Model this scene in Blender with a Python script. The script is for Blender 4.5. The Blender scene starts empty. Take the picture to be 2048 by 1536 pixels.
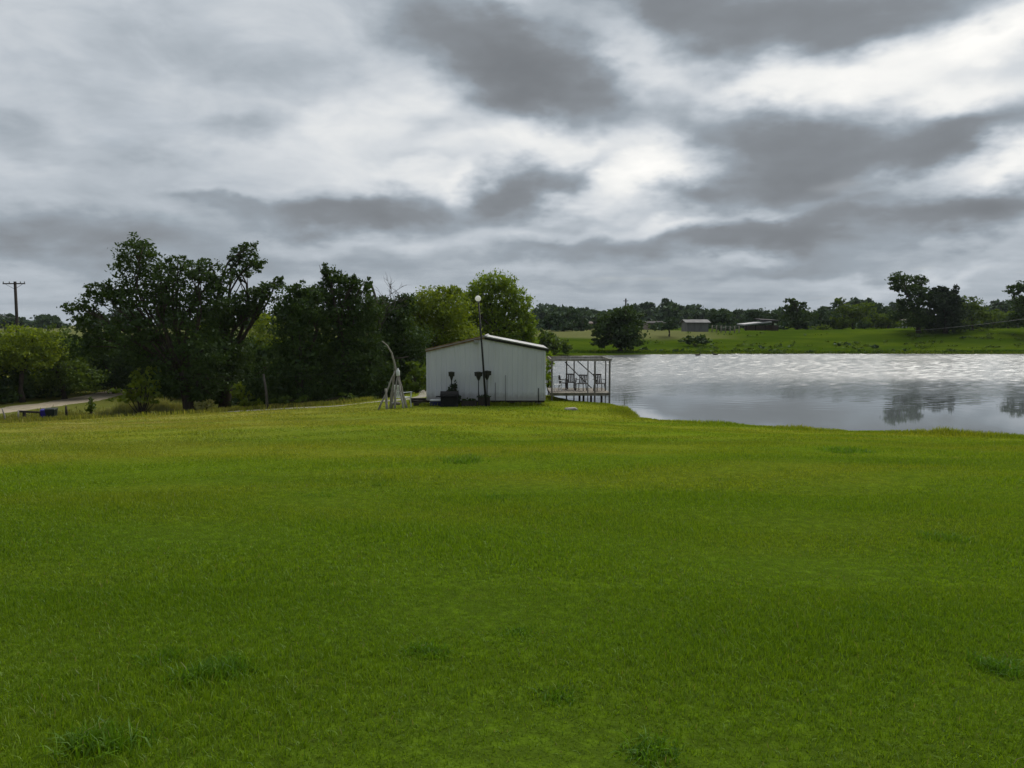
import bpy, math, random
import numpy as np
from mathutils import Vector, Matrix

random.seed(7)
rng = np.random.default_rng(7)
S = bpy.context.scene
COL = S.collection
F = 1539.0            # focal length in pixels of the 2048 px wide photograph
CZ = 4.0              # camera height above the pond surface (water is z = 0)
PITCH = math.atan(118 / F)

# ------------------------------------------------------------------ camera
cam_d = bpy.data.cameras.new('camera')
cam = bpy.data.objects.new('camera', cam_d)
COL.objects.link(cam)
cam_d.sensor_width = 36.0
cam_d.lens = 36.0 * F / 2048.0
cam_d.clip_start = 0.05
cam_d.clip_end = 6000
cam.location = (0, 0, CZ)
cam.rotation_euler = (math.pi / 2 - PITCH, 0, 0)
S.camera = cam

# ------------------------------------------------------------------ exposure
S.view_settings.view_transform = 'Standard'
S.view_settings.look = 'None'
S.view_settings.exposure = 0.32
S.view_settings.gamma = 1.0
S.render.film_transparent = False
try:
    S.cycles.use_denoising = True
    S.cycles.max_bounces = 8
    S.cycles.transparent_max_bounces = 8
    S.cycles.sample_clamp_indirect = 4
except Exception:
    pass

SUN_AZ, SUN_EL = math.radians(30), math.radians(46)

# ------------------------------------------------------------------ sun
sun_d = bpy.data.lights.new('sun', 'SUN')
sun_d.energy = 2.8
sun_d.angle = math.radians(55)
sun_d.color = (1.0, 0.95, 0.86)
sun = bpy.data.objects.new('sun', sun_d)
COL.objects.link(sun)
to_sun = Vector((math.sin(SUN_AZ) * math.cos(SUN_EL), math.cos(SUN_AZ) * math.cos(SUN_EL), math.sin(SUN_EL)))
sun.rotation_euler = to_sun.to_track_quat('Z', 'Y').to_euler()
sun.location = (60, 100, 120)


def ray(px, py):
    a = (px - 1024) / F
    b = (768 - py) / F
    cp, sp = math.cos(PITCH), math.sin(PITCH)
    return a, cp + b * sp, -sp + b * cp


def P(px, py, D):
    """world point that stands D metres ahead, where the photo shows (px, py)"""
    x, y, z = ray(px, py)
    k = D / y
    return Vector((x * k, D, CZ + z * k))


def GP(px, py, z=0.0):
    """point of the level z under a photo pixel"""
    x, y, dz = ray(px, py)
    k = (z - CZ) / dz
    return Vector((x * k, y * k, z))


# ------------------------------------------------------------------ node helpers
class NT:
    def __init__(self, tree):
        self.t = tree

    def n(self, typ, **kw):
        nd = self.t.nodes.new(typ)
        for k, v in kw.items():
            setattr(nd, k, v)
        return nd

    def put(self, sock, v):
        if v is None:
            return
        if isinstance(v, bpy.types.NodeSocket):
            self.t.links.new(v, sock)
        else:
            sock.default_value = v

    def math(self, op, a, b=None, c=None, clamp=False):
        nd = self.n('ShaderNodeMath', operation=op, use_clamp=clamp)
        self.put(nd.inputs[0], a)
        self.put(nd.inputs[1], b)
        self.put(nd.inputs[2], c)
        return nd.outputs[0]

    def vec(self, op, a, b=None):
        nd = self.n('ShaderNodeVectorMath', operation=op)
        self.put(nd.inputs[0], a)
        self.put(nd.inputs[1], b)
        return nd.outputs['Value'] if op in ('LENGTH', 'DOT_PRODUCT', 'DISTANCE') else nd.outputs[0]

    def noise(self, vec, scale, detail=3.0, rough=0.5, out='Fac', dist=0.0):
        nd = self.n('ShaderNodeTexNoise')
        self.put(nd.inputs['Vector'], vec)
        nd.inputs['Scale'].default_value = scale
        nd.inputs['Detail'].default_value = detail
        nd.inputs['Roughness'].default_value = rough
        nd.inputs['Distortion'].default_value = dist
        return nd.outputs[0] if out == 'Fac' else nd.outputs[1]

    def maprange(self, v, f0, f1, t0=0.0, t1=1.0, smooth=True):
        nd = self.n('ShaderNodeMapRange', interpolation_type='SMOOTHSTEP' if smooth else 'LINEAR')
        self.put(nd.inputs[0], v)
        for i, x in enumerate((f0, f1, t0, t1)):
            self.put(nd.inputs[i + 1], x)
        return nd.outputs[0]

    def mix(self, f, a, b, blend='MIX'):
        nd = self.n('ShaderNodeMix', data_type='RGBA', blend_type=blend)
        self.put(nd.inputs[0], f)
        self.put(nd.inputs[6], a)
        self.put(nd.inputs[7], b)
        return nd.outputs[2]

    def mapping(self, v, loc=(0, 0, 0), rot=(0, 0, 0), scale=(1, 1, 1), typ='POINT'):
        nd = self.n('ShaderNodeMapping', vector_type=typ)
        self.put(nd.inputs['Vector'], v)
        nd.inputs['Location'].default_value = loc
        nd.inputs['Rotation'].default_value = rot
        nd.inputs['Scale'].default_value = scale
        return nd.outputs[0]

    def ramp(self, v, stops):
        nd = self.n('ShaderNodeValToRGB')
        self.put(nd.inputs[0], v)
        cr = nd.color_ramp
        while len(cr.elements) < len(stops):
            cr.elements.new(0.5)
        for e, (p, c) in zip(cr.elements, stops):
            e.position = p
            e.color = (*c, 1)
        return nd.outputs[0]

    def sep(self, v):
        nd = self.n('ShaderNodeSeparateXYZ')
        self.put(nd.inputs[0], v)
        return nd.outputs

    def comb(self, x, y, z):
        nd = self.n('ShaderNodeCombineXYZ')
        for i, q in enumerate((x, y, z)):
            self.put(nd.inputs[i], q)
        return nd.outputs[0]


def rgb(c):
    return (c[0], c[1], c[2], 1.0)


# ------------------------------------------------------------------ world: overcast sky over a Nishita sky
W = bpy.data.worlds.new('World')
S.world = W
W.use_nodes = True
W.node_tree.nodes.clear()
w = NT(W.node_tree)
SKY_STRENGTH = 0.1
sky = w.n('ShaderNodeTexSky', sky_type='NISHITA')
sky.sun_disc = False
sky.sun_elevation = SUN_EL
sky.sun_rotation = SUN_AZ
sky.air_density = 1.0
sky.dust_density = 2.0
tc = w.n('ShaderNodeTexCoord')
sx, sy, sz = w.sep(tc.outputs['Generated'])[:3]
az = w.math('ARCTAN2', sx, sy)
el = w.math('ARCSINE', w.math('MINIMUM', w.math('MAXIMUM', sz, -0.9999), 0.9999))
elp = w.math('MAXIMUM', el, 0.0)
# cloud-sheet coordinates: clouds thin out into streaks toward the horizon
inv = w.math('DIVIDE', 1.0, w.math('ADD', w.math('MAXIMUM', sz, 0.0), 0.10))
sheet = w.comb(w.math('MULTIPLY', sx, inv), w.math('MULTIPLY', sy, inv), 0.0)
ang = w.comb(az, el, 0.0)
angs = w.mapping(ang, scale=(1.0, 2.0, 1.0))
warp = w.noise(angs, 5.5, 3.5, 0.55, 'Color')
warp = w.vec('SUBTRACT', warp, (0.5, 0.5, 0.5))
warp = w.vec('MULTIPLY', warp, (0.17, 0.085, 0.0))
pw = w.vec('ADD', ang, warp)
warp2 = w.vec('MULTIPLY', w.vec('SUBTRACT', w.noise(angs, 17.0, 4.0, 0.55, 'Color'), (0.5, 0.5, 0.5)), (0.075, 0.042, 0.0))
pw = w.vec('ADD', pw, warp2)

# (px, py, rx, ry, tilt in the picture (deg, clockwise), amount)
BLOBS = [
    # dark cloud bodies
    (1010, 125, 235, 90, 22, -0.60), (1090, 165, 140, 66, 18, -0.30), (900, 60, 110, 50, 10, -0.12),
    (1370, 5, 240, 80, 6, -0.62), (1700, 20, 260, 70, -4, -0.50), (1330, 70, 90, 50, 20, -0.15),
    (1430, 225, 140, 42, 12, -0.45), (1640, 300, 230, 92, 10, -0.62), (1600, 365, 110, 40, 0, -0.25),
    (1960, 270, 170, 46, -12, -0.52), (1395, 385, 120, 38, 4, -0.50),
    (1660, 440, 260, 44, -4, -0.48), (1400, 490, 230, 34, -4, -0.42), (1960, 425, 130, 48, -8, -0.55),
    (1750, 495, 260, 30, -8, -0.18),
    (705, 434, 225, 42, -2, -0.62), (735, 405, 50, 22, -20, -0.20), (1032, 388, 98, 48, -14, -0.66), (905, 395, 40, 40, 20, 0.18), (1150, 340, 60, 24, -35, -0.28),
    (80, 468, 340, 48, 4, -0.38), (350, 470, 200, 32, 6, -0.12), (430, 412, 70, 14, 4, -0.16),
    (1180, 445, 80, 24, -10, -0.20), (1060, 503, 170, 24, -2, -0.26), (640, 530, 260, 24, 0, -0.14), (1560, 545, 240, 14, -3, -0.12), (1150, 560, 160, 14, 0, -0.10),
    (500, 245, 120, 36, -4, -0.26), (30, 255, 110, 50, 0, -0.26), (280, 300, 110, 44, 0, -0.16), (440, 95, 280, 55, 6, -0.15), (130, 160, 160, 40, 4, -0.12), (880, 250, 60, 26, 0, -0.12), (820, 320, 80, 16, 0, -0.10),
    (1900, 110, 90, 44, 0, -0.10), (1000, 610, 900, 36, 0, -0.03),
    # bright breaks
    (1350, 120, 110, 66, -20, 0.20), (1230, 60, 60, 80, -20, 0.20), (1640, 165, 330, 56, -10, 0.46), (1960, 60, 130, 70, -10, 0.34),
    (1900, 200, 240, 50, 0, 0.38), (1330, 325, 130, 44, -10, 0.42), (1130, 285, 190, 56, 6, 0.34), (1190, 400, 80, 70, -20, 0.26),
    (2000, 345, 130, 44, -6, 0.40), (1830, 380, 90, 30, 0, 0.24), (1560, 420, 150, 14, -4, 0.22), (1330, 455, 110, 18, 0, 0.26),
    (1080, 475, 110, 18, 0, 0.12), (830, 170, 170, 60, -20, 0.16), (780, 280, 330, 90, 4, 0.17), (880, 360, 150, 30, 0, 0.14),
    (560, 340, 240, 50, 4, 0.10), (880, 500, 230, 16, -2, 0.10), (80, 105, 110, 60, 0, 0.05), (660, 400, 60, 18, 0, 0.12),
    (1850, 545, 220, 16, -4, 0.16), (1490, 520, 100, 12, 0, 0.12), (1000, 15, 70, 30, 20, 0.20), (520, 395, 70, 14, 0, 0.10),
]
v = w.maprange(elp, 0.0, 0.24, 0.455, 0.60)
far_up = w.maprange(elp, 0.44, 0.9, 0.0, 0.10)
v = w.math('ADD', v, far_up)
for bx, by, rx, ry, rot, amp in BLOBS:
    dx, dy, dz = ray(bx, by)
    a0 = math.atan2(dx, dy)
    e0 = math.atan2(dz, math.hypot(dx, dy))
    ca = math.cos(a0)
    m = w.mapping(pw, (a0, e0, 0), (0, 0, -math.radians(rot)), (rx / F * ca, ry / F * ca, 1.0), 'TEXTURE')
    r = w.vec('LENGTH', w.vec('MULTIPLY', m, (1, 1, 0)))
    v = w.math('ADD', v, w.maprange(r, 1.55, -0.05, 0.0, amp * (0.92 if amp < 0 else 0.98)))
# soft streaks and billows of the cloud sheet
n1 = w.noise(w.mapping(sheet, scale=(0.55, 0.9, 1)), 1.5, 5.0, 0.55)
n2 = w.noise(w.mapping(ang, scale=(1.0, 2.3, 1)), 8.0, 6.0, 0.58, dist=0.4)
v = w.math('ADD', v, w.math('MULTIPLY', w.math('SUBTRACT', n1, 0.5), 0.30))
v = w.math('ADD', v, w.math('MULTIPLY', w.math('SUBTRACT', n2, 0.5), 0.42))
v = w.math('ADD', v, w.maprange(w.math('ABSOLUTE', az), 1.0, 2.2, 0.0, -0.20))
stops = [(-0.40, (0.150, 0.163, 0.178)), (-0.10, (0.185, 0.200, 0.217)), (0.14, (0.222, 0.243, 0.266)), (0.36, (0.300, 0.342, 0.385)), (0.56, (0.46, 0.503, 0.550)),
         (0.74, (0.625, 0.655, 0.685)), (0.92, (0.82, 0.825, 0.815)), (1.10, (0.95, 0.94, 0.91))]
cl = w.ramp(w.maprange(v, -0.5, 1.2, 0.0, 1.0, smooth=False), [((p + 0.5) / 1.7, c) for p, c in stops])
cl10 = w.vec('MULTIPLY', cl, (0.86 / SKY_STRENGTH,) * 3)
gap = w.maprange(w.noise(sheet, 0.9, 3.0, 0.5), 0.60, 0.80, 0.0, 0.16)
final = w.mix(gap, cl10, sky.outputs[0])
# the ground side of the sphere
bg = w.n('ShaderNodeBackground')
w.put(bg.inputs[0], final)
bg.inputs[1].default_value = SKY_STRENGTH
wo = w.n('ShaderNodeOutputWorld')
w.put(wo.inputs[0], bg.outputs[0])
try:
    W.cycles.sampling_method = 'MANUAL'
    W.cycles.sample_map_resolution = 512
except Exception:
    pass


# ------------------------------------------------------------------ object helpers
def tag(o, label=None, cat=None, group=None, kind=None):
    if label:
        o['label'] = label
    if cat:
        o['category'] = cat
    if group:
        o['group'] = group
    if kind:
        o['kind'] = kind
    return o


def empty(name, loc, label, cat, group=None, rz=0.0):
    o = bpy.data.objects.new(name, None)
    o.empty_display_size = 0.2
    COL.objects.link(o)
    o.location = loc
    o.rotation_euler = (0, 0, rz)
    return tag(o, label, cat, group)


class MB:
    """collects shapes and links them as ONE mesh object"""

    def __init__(self):
        self.v, self.f, self.sm = [], [], []

    def add(self, vs, fs, smooth=False):
        o = len(self.v)
        self.v += [tuple(p) for p in vs]
        self.f += [tuple(i + o for i in f) for f in fs]
        self.sm += [smooth] * len(fs)
        return self

    def box(self, c, s, rz=0.0, M=None):
        hx, hy, hz = s[0] / 2, s[1] / 2, s[2] / 2
        vs = [Vector((x, y, z)) for z in (-hz, hz) for y in (-hy, hy) for x in (-hx, hx)]
        R = M if M is not None else Matrix.Rotation(rz, 3, 'Z')
        c = Vector(c)
        return self.add([R @ p + c for p in vs],
                        [(0, 2, 3, 1), (4, 5, 7, 6), (0, 1, 5, 4), (2, 6, 7, 3), (0, 4, 6, 2), (1, 3, 7, 5)])

    def bar(self, a, b, wd, dp=None):
        """square bar from a to b"""
        a, b = Vector(a), Vector(b)
        d = b - a
        q = d.to_track_quat('Z', 'Y').to_matrix()
        return self.box((a + b) / 2, (wd, dp or wd, d.length), M=q)

    def tube(self, pts, rads, n=8, caps=True, jitter=0.0):
        pts = [Vector(p) for p in pts]
        if not hasattr(rads, '__len__'):
            rads = [rads] * len(pts)
        vs, fs = [], []
        for i, p in enumerate(pts):
            d = pts[min(i + 1, len(pts) - 1)] - pts[max(i - 1, 0)]
            if d.length < 1e-6:
                d = Vector((0, 0, 1))
            q = d.to_track_quat('Z', 'Y').to_matrix()
            for k in range(n):
                t = 2 * math.pi * k / n
                rr = rads[i] * (1 + (random.uniform(-jitter, jitter) if jitter else 0))
                vs.append(p + q @ Vector((math.cos(t) * rr, math.sin(t) * rr, 0)))
        for i in range(len(pts) - 1):
            for k in range(n):
                a, b = i * n + k, i * n + (k + 1) % n
                fs.append((a, b, b + n, a + n))
        self.add(vs, fs, True)
        if caps:
            o = len(self.v) - len(vs)
            self.f += [tuple(o + k for k in reversed(range(n))), tuple(o + (len(pts) - 1) * n + k for k in range(n))]
            self.sm += [False, False]
        return self

    def lathe(self, c, prof, n=16):
        """prof: list of (radius, z)"""
        c = Vector(c)
        vs, fs = [], []
        for r, z in prof:
            for k in range(n):
                t = 2 * math.pi * k / n
                vs.append(c + Vector((r * math.cos(t), r * math.sin(t), z)))
        for i in range(len(prof) - 1):
            for k in range(n):
                a, b = i * n + k, i * n + (k + 1) % n
                fs.append((a, b, b + n, a + n))
        return self.add(vs, fs, True)

    def build(self, name, mat, parent=None, bevel=0.0):
        me = bpy.data.meshes.new(name)
        me.from_pydata(self.v, [], self.f)
        me.polygons.foreach_set('use_smooth', self.sm)
        me.update()
        me.materials.append(mat)
        o = bpy.data.objects.new(name, me)
        COL.objects.link(o)
        if parent is not None:
            o.parent = parent
        if bevel:
            b = o.modifiers.new('bevel', 'BEVEL')
            b.width = bevel
            b.segments = 2
            b.limit_method = 'ANGLE'
        return o


def quads_mesh(name, V, mat, parent=None, nper=4, smooth=False):
    """V: (n, nper, 3) array, every row one face"""
    n = V.shape[0]
    me = bpy.data.meshes.new(name)
    me.vertices.add(n * nper)
    me.vertices.foreach_set('co', V.reshape(-1).astype(np.float32))
    me.loops.add(n * nper)
    me.loops.foreach_set('vertex_index', np.arange(n * nper, dtype=np.int32))
    me.polygons.add(n)
    me.polygons.foreach_set('loop_start', np.arange(0, n * nper, nper, dtype=np.int32))
    me.update(calc_edges=True)
    me.materials.append(mat)
    o = bpy.data.objects.new(name, me)
    COL.objects.link(o)
    if parent is not None:
        o.parent = parent
    return o


def copy_tree(o, parent=None):
    c = o.copy()
    COL.objects.link(c)
    if parent is not None:
        c.parent = parent
    for ch in list(o.children):
        copy_tree(ch, c)
    return c


# ------------------------------------------------------------------ materials
def new_mat(name):
    m = bpy.data.materials.new(name)
    m.use_nodes = True
    m.node_tree.nodes.clear()
    t = NT(m.node_tree)
    out = t.n('ShaderNodeOutputMaterial')
    return m, t, out


def surf(name, c1, c2=None, scale=4.0, rough=0.6, metal=0.0, bump=0.0, stretch=(1, 1, 1), c3=None, spec=0.15):
    m, t, out = new_mat(name)
    b = t.n('ShaderNodeBsdfPrincipled')
    co = t.n('ShaderNodeTexCoord').outputs['Object']
    co = t.mapping(co, scale=stretch)
    nz = t.noise(co, scale, 5.0, 0.6)
    c2 = c2 or tuple(q * 0.75 for q in c1)
    col = t.mix(t.maprange(nz, 0.35, 0.68), rgb(c1), rgb(c2))
    if c3:
        col = t.mix(t.maprange(t.noise(co, scale * 0.37, 4.0, 0.65), 0.56, 0.72), col, rgb(c3))
    t.put(b.inputs['Base Color'], col)
    b.inputs['Metallic'].default_value = metal
    t.put(b.inputs['Roughness'], t.maprange(nz, 0.2, 0.8, max(rough - 0.1, 0.02), min(rough + 0.1, 1)))
    b.inputs['Specular IOR Level'].default_value = spec
    if bump:
        bp = t.n('ShaderNodeBump')
        bp.inputs['Strength'].default_value = bump
        bp.inputs['Distance'].default_value = 0.02
        t.put(bp.inputs['Height'], t.noise(co, scale * 3, 5.0, 0.6))
        t.put(b.inputs['Normal'], bp.outputs[0])
    t.put(out.inputs[0], b.outputs[0])
    return m


def leaf_mat(name, c1, c2, trans=0.35, gloss=0.018):
    """foliage: every leaf card gets its own tint, light passes through"""
    m, t, out = new_mat(name)
    geo = t.n('ShaderNodeNewGeometry')
    pos = geo.outputs['Position']
    f = t.math('ADD', t.math('MULTIPLY', geo.outputs['Random Per Island'], 0.6), t.math('MULTIPLY', t.noise(pos, 0.9, 2.0), 0.5))
    col = t.mix(t.maprange(f, 0.2, 0.9, smooth=False), rgb(c1), rgb(c2))
    d = t.n('ShaderNodeBsdfDiffuse')
    t.put(d.inputs[0], col)
    tr = t.n('ShaderNodeBsdfTranslucent')
    t.put(tr.inputs[0], t.mix(1.0, col, (1.35, 1.30, 0.55, 1), 'MULTIPLY'))
    mx = t.n('ShaderNodeMixShader')
    mx.inputs[0].default_value = trans
    t.put(mx.inputs[1], d.outputs[0])
    t.put(mx.inputs[2], tr.outputs[0])
    g = t.n('ShaderNodeBsdfGlossy')
    g.inputs['Roughness'].default_value = 0.45
    g.inputs[0].default_value = (0.8, 0.9, 0.9, 1)
    mx2 = t.n('ShaderNodeMixShader')
    mx2.inputs[0].default_value = gloss
    t.put(mx2.inputs[1], mx.outputs[0])
    t.put(mx2.inputs[2], g.outputs[0])
    t.put(out.inputs[0], mx2.outputs[0])
    return m


def lawn_colour(t, pos):
    """tint of the turf by place: lush, olive and straw patches, painted ridge shade"""
    x, y, z = t.sep(pos)[:3]
    big = t.noise(pos, 0.09, 3.0, 0.55)
    mid = t.noise(t.mapping(pos, scale=(0.35, 1.0, 1.0)), 0.42, 4.0, 0.6)
    fine = t.noise(pos, 2.6, 4.0, 0.65)
    lush, olive, straw, deep = (0.136, 0.214, 0.0100), (0.192, 0.228, 0.017), (0.300, 0.250, 0.085), (0.072, 0.140, 0.005)
    c = t.mix(t.maprange(mid, 0.40, 0.66), rgb(lush), rgb(olive))
    c = t.mix(t.math('MULTIPLY', t.maprange(fine, 0.50, 0.72), 0.55), c, rgb(deep))
    shade_band = t.noise(t.mapping(pos, scale=(0.16, 1.0, 1.0), rot=(0, 0, 0.12)), 0.36, 3.0, 0.5)  # sunlit and shaded bands of low ridges, put into the turf colour
    c = t.mix(t.maprange(shade_band, 0.50, 0.66, 0.0, 0.55), c, rgb(deep))
    worn = t.maprange(t.noise(t.mapping(pos, scale=(0.7, 1.3, 1.0)), 1.1, 4.0, 0.62), 0.665, 0.74, 0.0, 0.5)
    c = t.mix(worn, c, rgb((0.20, 0.19, 0.055)))
    # the dry strip along the drive, left of the shed
    dryx = t.maprange(t.math('ADD', x, t.math('MULTIPLY', big, 10.0)), 7.0, -11.0)
    dryy = t.maprange(t.math('ADD', y, t.math('MULTIPLY', mid, 9.0)), 16.0, 32.0)
    dry = t.math('MULTIPLY', dryx, dryy)
    spots = t.maprange(t.noise(t.mapping(pos, scale=(0.45, 1.0, 1.0)), 0.8, 4.0, 0.6), 0.40, 0.62)
    c = t.mix(t.math('MULTIPLY', dry, t.math('ADD', 0.42, t.math('MULTIPLY', spots, 0.5))), c, rgb(straw))
    warm = t.math('MULTIPLY', t.maprange(y, 8.0, 24.0), t.maprange(mid, 0.32, 0.62, 0.15, 0.55))
    c = t.mix(warm, c, rgb((0.220, 0.236, 0.024)))
    near = t.maprange(y, 3.0, 16.0, 0.75, 0.0)
    c = t.mix(near, c, rgb((0.098, 0.178, 0.0075)))
    # far bank and pasture
    farb = t.maprange(y, 90.0, 100.0)
    bank = t.mix(t.maprange(t.noise(t.mapping(pos, scale=(0.3, 1, 1)), 0.25, 4.0, 0.6), 0.4, 0.65), rgb((0.036, 0.068, 0.003)), rgb((0.070, 0.105, 0.005)))
    bank = t.mix(t.maprange(fine, 0.55, 0.7, 0.0, 0.5), bank, rgb((0.03, 0.05, 0.010)))
    past = t.mix(mid, rgb((0.175, 0.168, 0.080)), rgb((0.115, 0.130, 0.045)))
    pm = t.math('MULTIPLY', t.maprange(t.math('ADD', y, t.math('MULTIPLY', mid, 6.0)), 126.0, 130.0), t.maprange(x, 40.0, 30.0))
    bank = t.mix(pm, bank, past)
    c = t.mix(farb, c, bank)
    # low ground by the road, left
    low = t.math('MULTIPLY', t.maprange(z, -1.6, -2.3), t.maprange(y, 90.0, 80.0))
    c = t.mix(low, c, t.mix(mid, rgb((0.10, 0.115, 0.02)), rgb((0.16, 0.15, 0.045))))
    return c


def ground_mat():
    m, t, out = new_mat('ground_turf')
    geo = t.n('ShaderNodeNewGeometry')
    pos = geo.outputs['Position']
    c = lawn_colour(t, pos)
    y = t.sep(pos)[1]
    # patchy darker green under the blades, stronger close by
    dark_mix = t.math('MULTIPLY', t.maprange(t.noise(pos, 9.0, 4.0, 0.7), 0.25, 0.6, 0.45, 1.0), t.maprange(y, 6.0, 24.0, 0.85, 0.35))
    c = t.mix(dark_mix, c, rgb((0.035, 0.056, 0.007)))
    x2, y2, z2 = t.sep(pos)[:3]
    mud = t.maprange(z2, 0.075, 0.02)
    mud = t.math('MULTIPLY', mud, t.maprange(x2, -2.0, 0.5))
    c = t.mix(mud, c, rgb((0.09, 0.075, 0.05)))
    b = t.n('ShaderNodeBsdfDiffuse')
    t.put(b.inputs['Color'], c)
    bp = t.n('ShaderNodeBump')
    bp.inputs['Strength'].default_value = 0.9
    bp.inputs['Distance'].default_value = 0.06
    h = t.math('ADD', t.noise(pos, 5.0, 5.0, 0.7), t.math('MULTIPLY', t.noise(pos, 1.2, 3.0, 0.6), 1.2))
    t.put(bp.inputs['Height'], h)
    t.put(b.inputs['Normal'], bp.outputs[0])
    t.put(out.inputs[0], b.outputs[0])
    return m


def blade_mat(name, tint=(1, 1, 1), trans=0.4):
    m, t, out = new_mat(name)
    geo = t.n('ShaderNodeNewGeometry')
    c = lawn_colour(t, geo.outputs['Position'])
    r = geo.outputs['Random Per Island']
    c = t.mix(1.0, c, t.mix(r, rgb((0.62 * tint[0], 0.70 * tint[1], 0.62 * tint[2])), rgb((1.45 * tint[0], 1.34 * tint[1], 1.3 * tint[2]))), 'MULTIPLY')
    c = t.mix(t.maprange(r, 0.982, 0.995), c, rgb((0.19, 0.18, 0.07)))
    d = t.n('ShaderNodeBsdfDiffuse')
    t.put(d.inputs[0], c)
    tr = t.n('ShaderNodeBsdfTranslucent')
    t.put(tr.inputs[0], t.mix(1.0, c, (1.25, 1.25, 0.6, 1), 'MULTIPLY'))
    mx = t.n('ShaderNodeMixShader')
    mx.inputs[0].default_value = trans
    t.put(mx.inputs[1], d.outputs[0])
    t.put(mx.inputs[2], tr.outputs[0])
    g = t.n('ShaderNodeBsdfGlossy')
    g.inputs['Roughness'].default_value = 0.4
    g.inputs[0].default_value = (0.7, 0.85, 0.8, 1)
    mx2 = t.n('ShaderNodeMixShader')
    mx2.inputs[0].default_value = 0.015
    t.put(mx2.inputs[1], mx.outputs[0])
    t.put(mx2.inputs[2], g.outputs[0])
    t.put(out.inputs[0], mx2.outputs[0])
    return m


def water_mat():
    m, t, out = new_mat('pond_water')
    pos = t.n('ShaderNodeNewGeometry').outputs['Position']
    x, y, z = t.sep(pos)[:3]
    edge = t.noise(t.mapping(pos, scale=(0.12, 0.35, 1)), 0.35, 3.0, 0.5)
    yy = t.math('ADD', y, t.math('MULTIPLY', t.math('SUBTRACT', edge, 0.5), 10.0))
    wind = t.maprange(yy, 38.0, 62.0, 0.012, 1.0)
    cat = t.maprange(t.noise(t.mapping(pos, scale=(0.2, 0.5, 1)), 0.18, 3.0, 0.5), 0.35, 0.65, 0.85, 1.0)
    wind = t.math('MULTIPLY', wind, cat)
    h = t.noise(t.mapping(pos, scale=(0.45, 1.0, 1)), 6.0, 3.0, 0.6)
    bp = t.n('ShaderNodeBump')
    bp.inputs['Distance'].default_value = 0.03
    t.put(bp.inputs['Strength'], wind)
    t.put(bp.inputs['Height'], h)
    b = t.n('ShaderNodeBsdfPrincipled')
    b.inputs['Base Color'].default_value = (0.115, 0.130, 0.136, 1)
    t.put(b.inputs['Roughness'], t.math('ADD', 0.015, t.math('MULTIPLY', wind, 0.22)))
    b.inputs['IOR'].default_value = 1.42
    b.inputs['Specular IOR Level'].default_value = 0.5
    t.put(b.inputs['Normal'], bp.outputs[0])
    t.put(out.inputs[0], b.outputs[0])
    return m


M = {}
M['turf'] = ground_mat()
M['blade'] = blade_mat('grass_blades')
M['weed'] = blade_mat('weed_blades', (0.72, 0.88, 1.1), 0.42)
M['water'] = water_mat()
M['gravel'] = surf('gravel', (0.31, 0.265, 0.195), (0.22, 0.19, 0.14), 2.5, 0.95, bump=0.5, c3=(0.17, 0.17, 0.07))
M['gravel_grey'] = surf('grey_gravel', (0.27, 0.25, 0.21), (0.19, 0.18, 0.14), 2.5, 0.95, bump=0.5, c3=(0.14, 0.15, 0.05))
M['siding'] = surf('white_painted_metal', (0.53, 0.54, 0.58), (0.475, 0.485, 0.525), 0.9, 0.45, stretch=(1, 1, 0.25), c3=(0.43, 0.44, 0.47))
def add_splash(m):
    """mud splash along the foot of the wall and faint rust runs"""
    t = NT(m.node_tree)
    b = next(n for n in m.node_tree.nodes if n.type == 'BSDF_PRINCIPLED')
    old = b.inputs['Base Color'].links[0].from_socket
    co = t.n('ShaderNodeTexCoord').outputs['Object']
    z = t.sep(co)[2]
    k = t.math('ADD', z, t.math('MULTIPLY', t.noise(co, 5.0, 4.0, 0.6), -0.55))
    c = t.mix(t.maprange(k, 0.42, 0.02, 0.0, 0.55), old, rgb((0.17, 0.15, 0.11)))
    run = t.noise(t.mapping(co, scale=(7.0, 7.0, 0.22)), 1.0, 3.0, 0.6)
    c = t.mix(t.maprange(run, 0.62, 0.78, 0.0, 0.35), c, rgb((0.27, 0.22, 0.18)))
    t.put(b.inputs['Base Color'], c)


add_splash(M['siding'])
M['galv'] = surf('galvanised_roof', (0.30, 0.31, 0.32), (0.25, 0.25, 0.25), 1.2, 0.55, metal=0.3, stretch=(1, 0.2, 1), c3=(0.36, 0.30, 0.25))
M['rust'] = surf('rusty_trim', (0.16, 0.085, 0.05), (0.24, 0.17, 0.11), 3.0, 0.8, bump=0.2)
M['darksteel'] = surf('dark_steel', (0.014, 0.015, 0.016), (0.022, 0.021, 0.020), 6.0, 0.6, spec=0.2)
M['black'] = surf('black_cover', (0.008, 0.008, 0.009), (0.013, 0.013, 0.013), 5.0, 0.7, bump=0.3)
M['wood'] = surf('weathered_wood', (0.30, 0.27, 0.225), (0.17, 0.15, 0.125), 3.0, 0.9, bump=0.4, stretch=(3, 3, 0.5))
M['drift'] = surf('bleached_log', (0.30, 0.28, 0.255), (0.17, 0.155, 0.135), 4.0, 0.9, bump=0.5, stretch=(3, 3, 0.5))
M['darkwood'] = surf('dark_wood', (0.045, 0.038, 0.032), (0.026, 0.022, 0.018), 4.0, 0.85, bump=0.3, stretch=(3, 3, 0.6))
M['dockpost'] = surf('grey_posts', (0.17, 0.16, 0.145), (0.10, 0.093, 0.085), 4.0, 0.85, bump=0.3, stretch=(3, 3, 0.6))
M['deckwood'] = surf('grey_deck_boards', (0.22, 0.20, 0.17), (0.13, 0.12, 0.10), 3.0, 0.85, bump=0.3)
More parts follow.
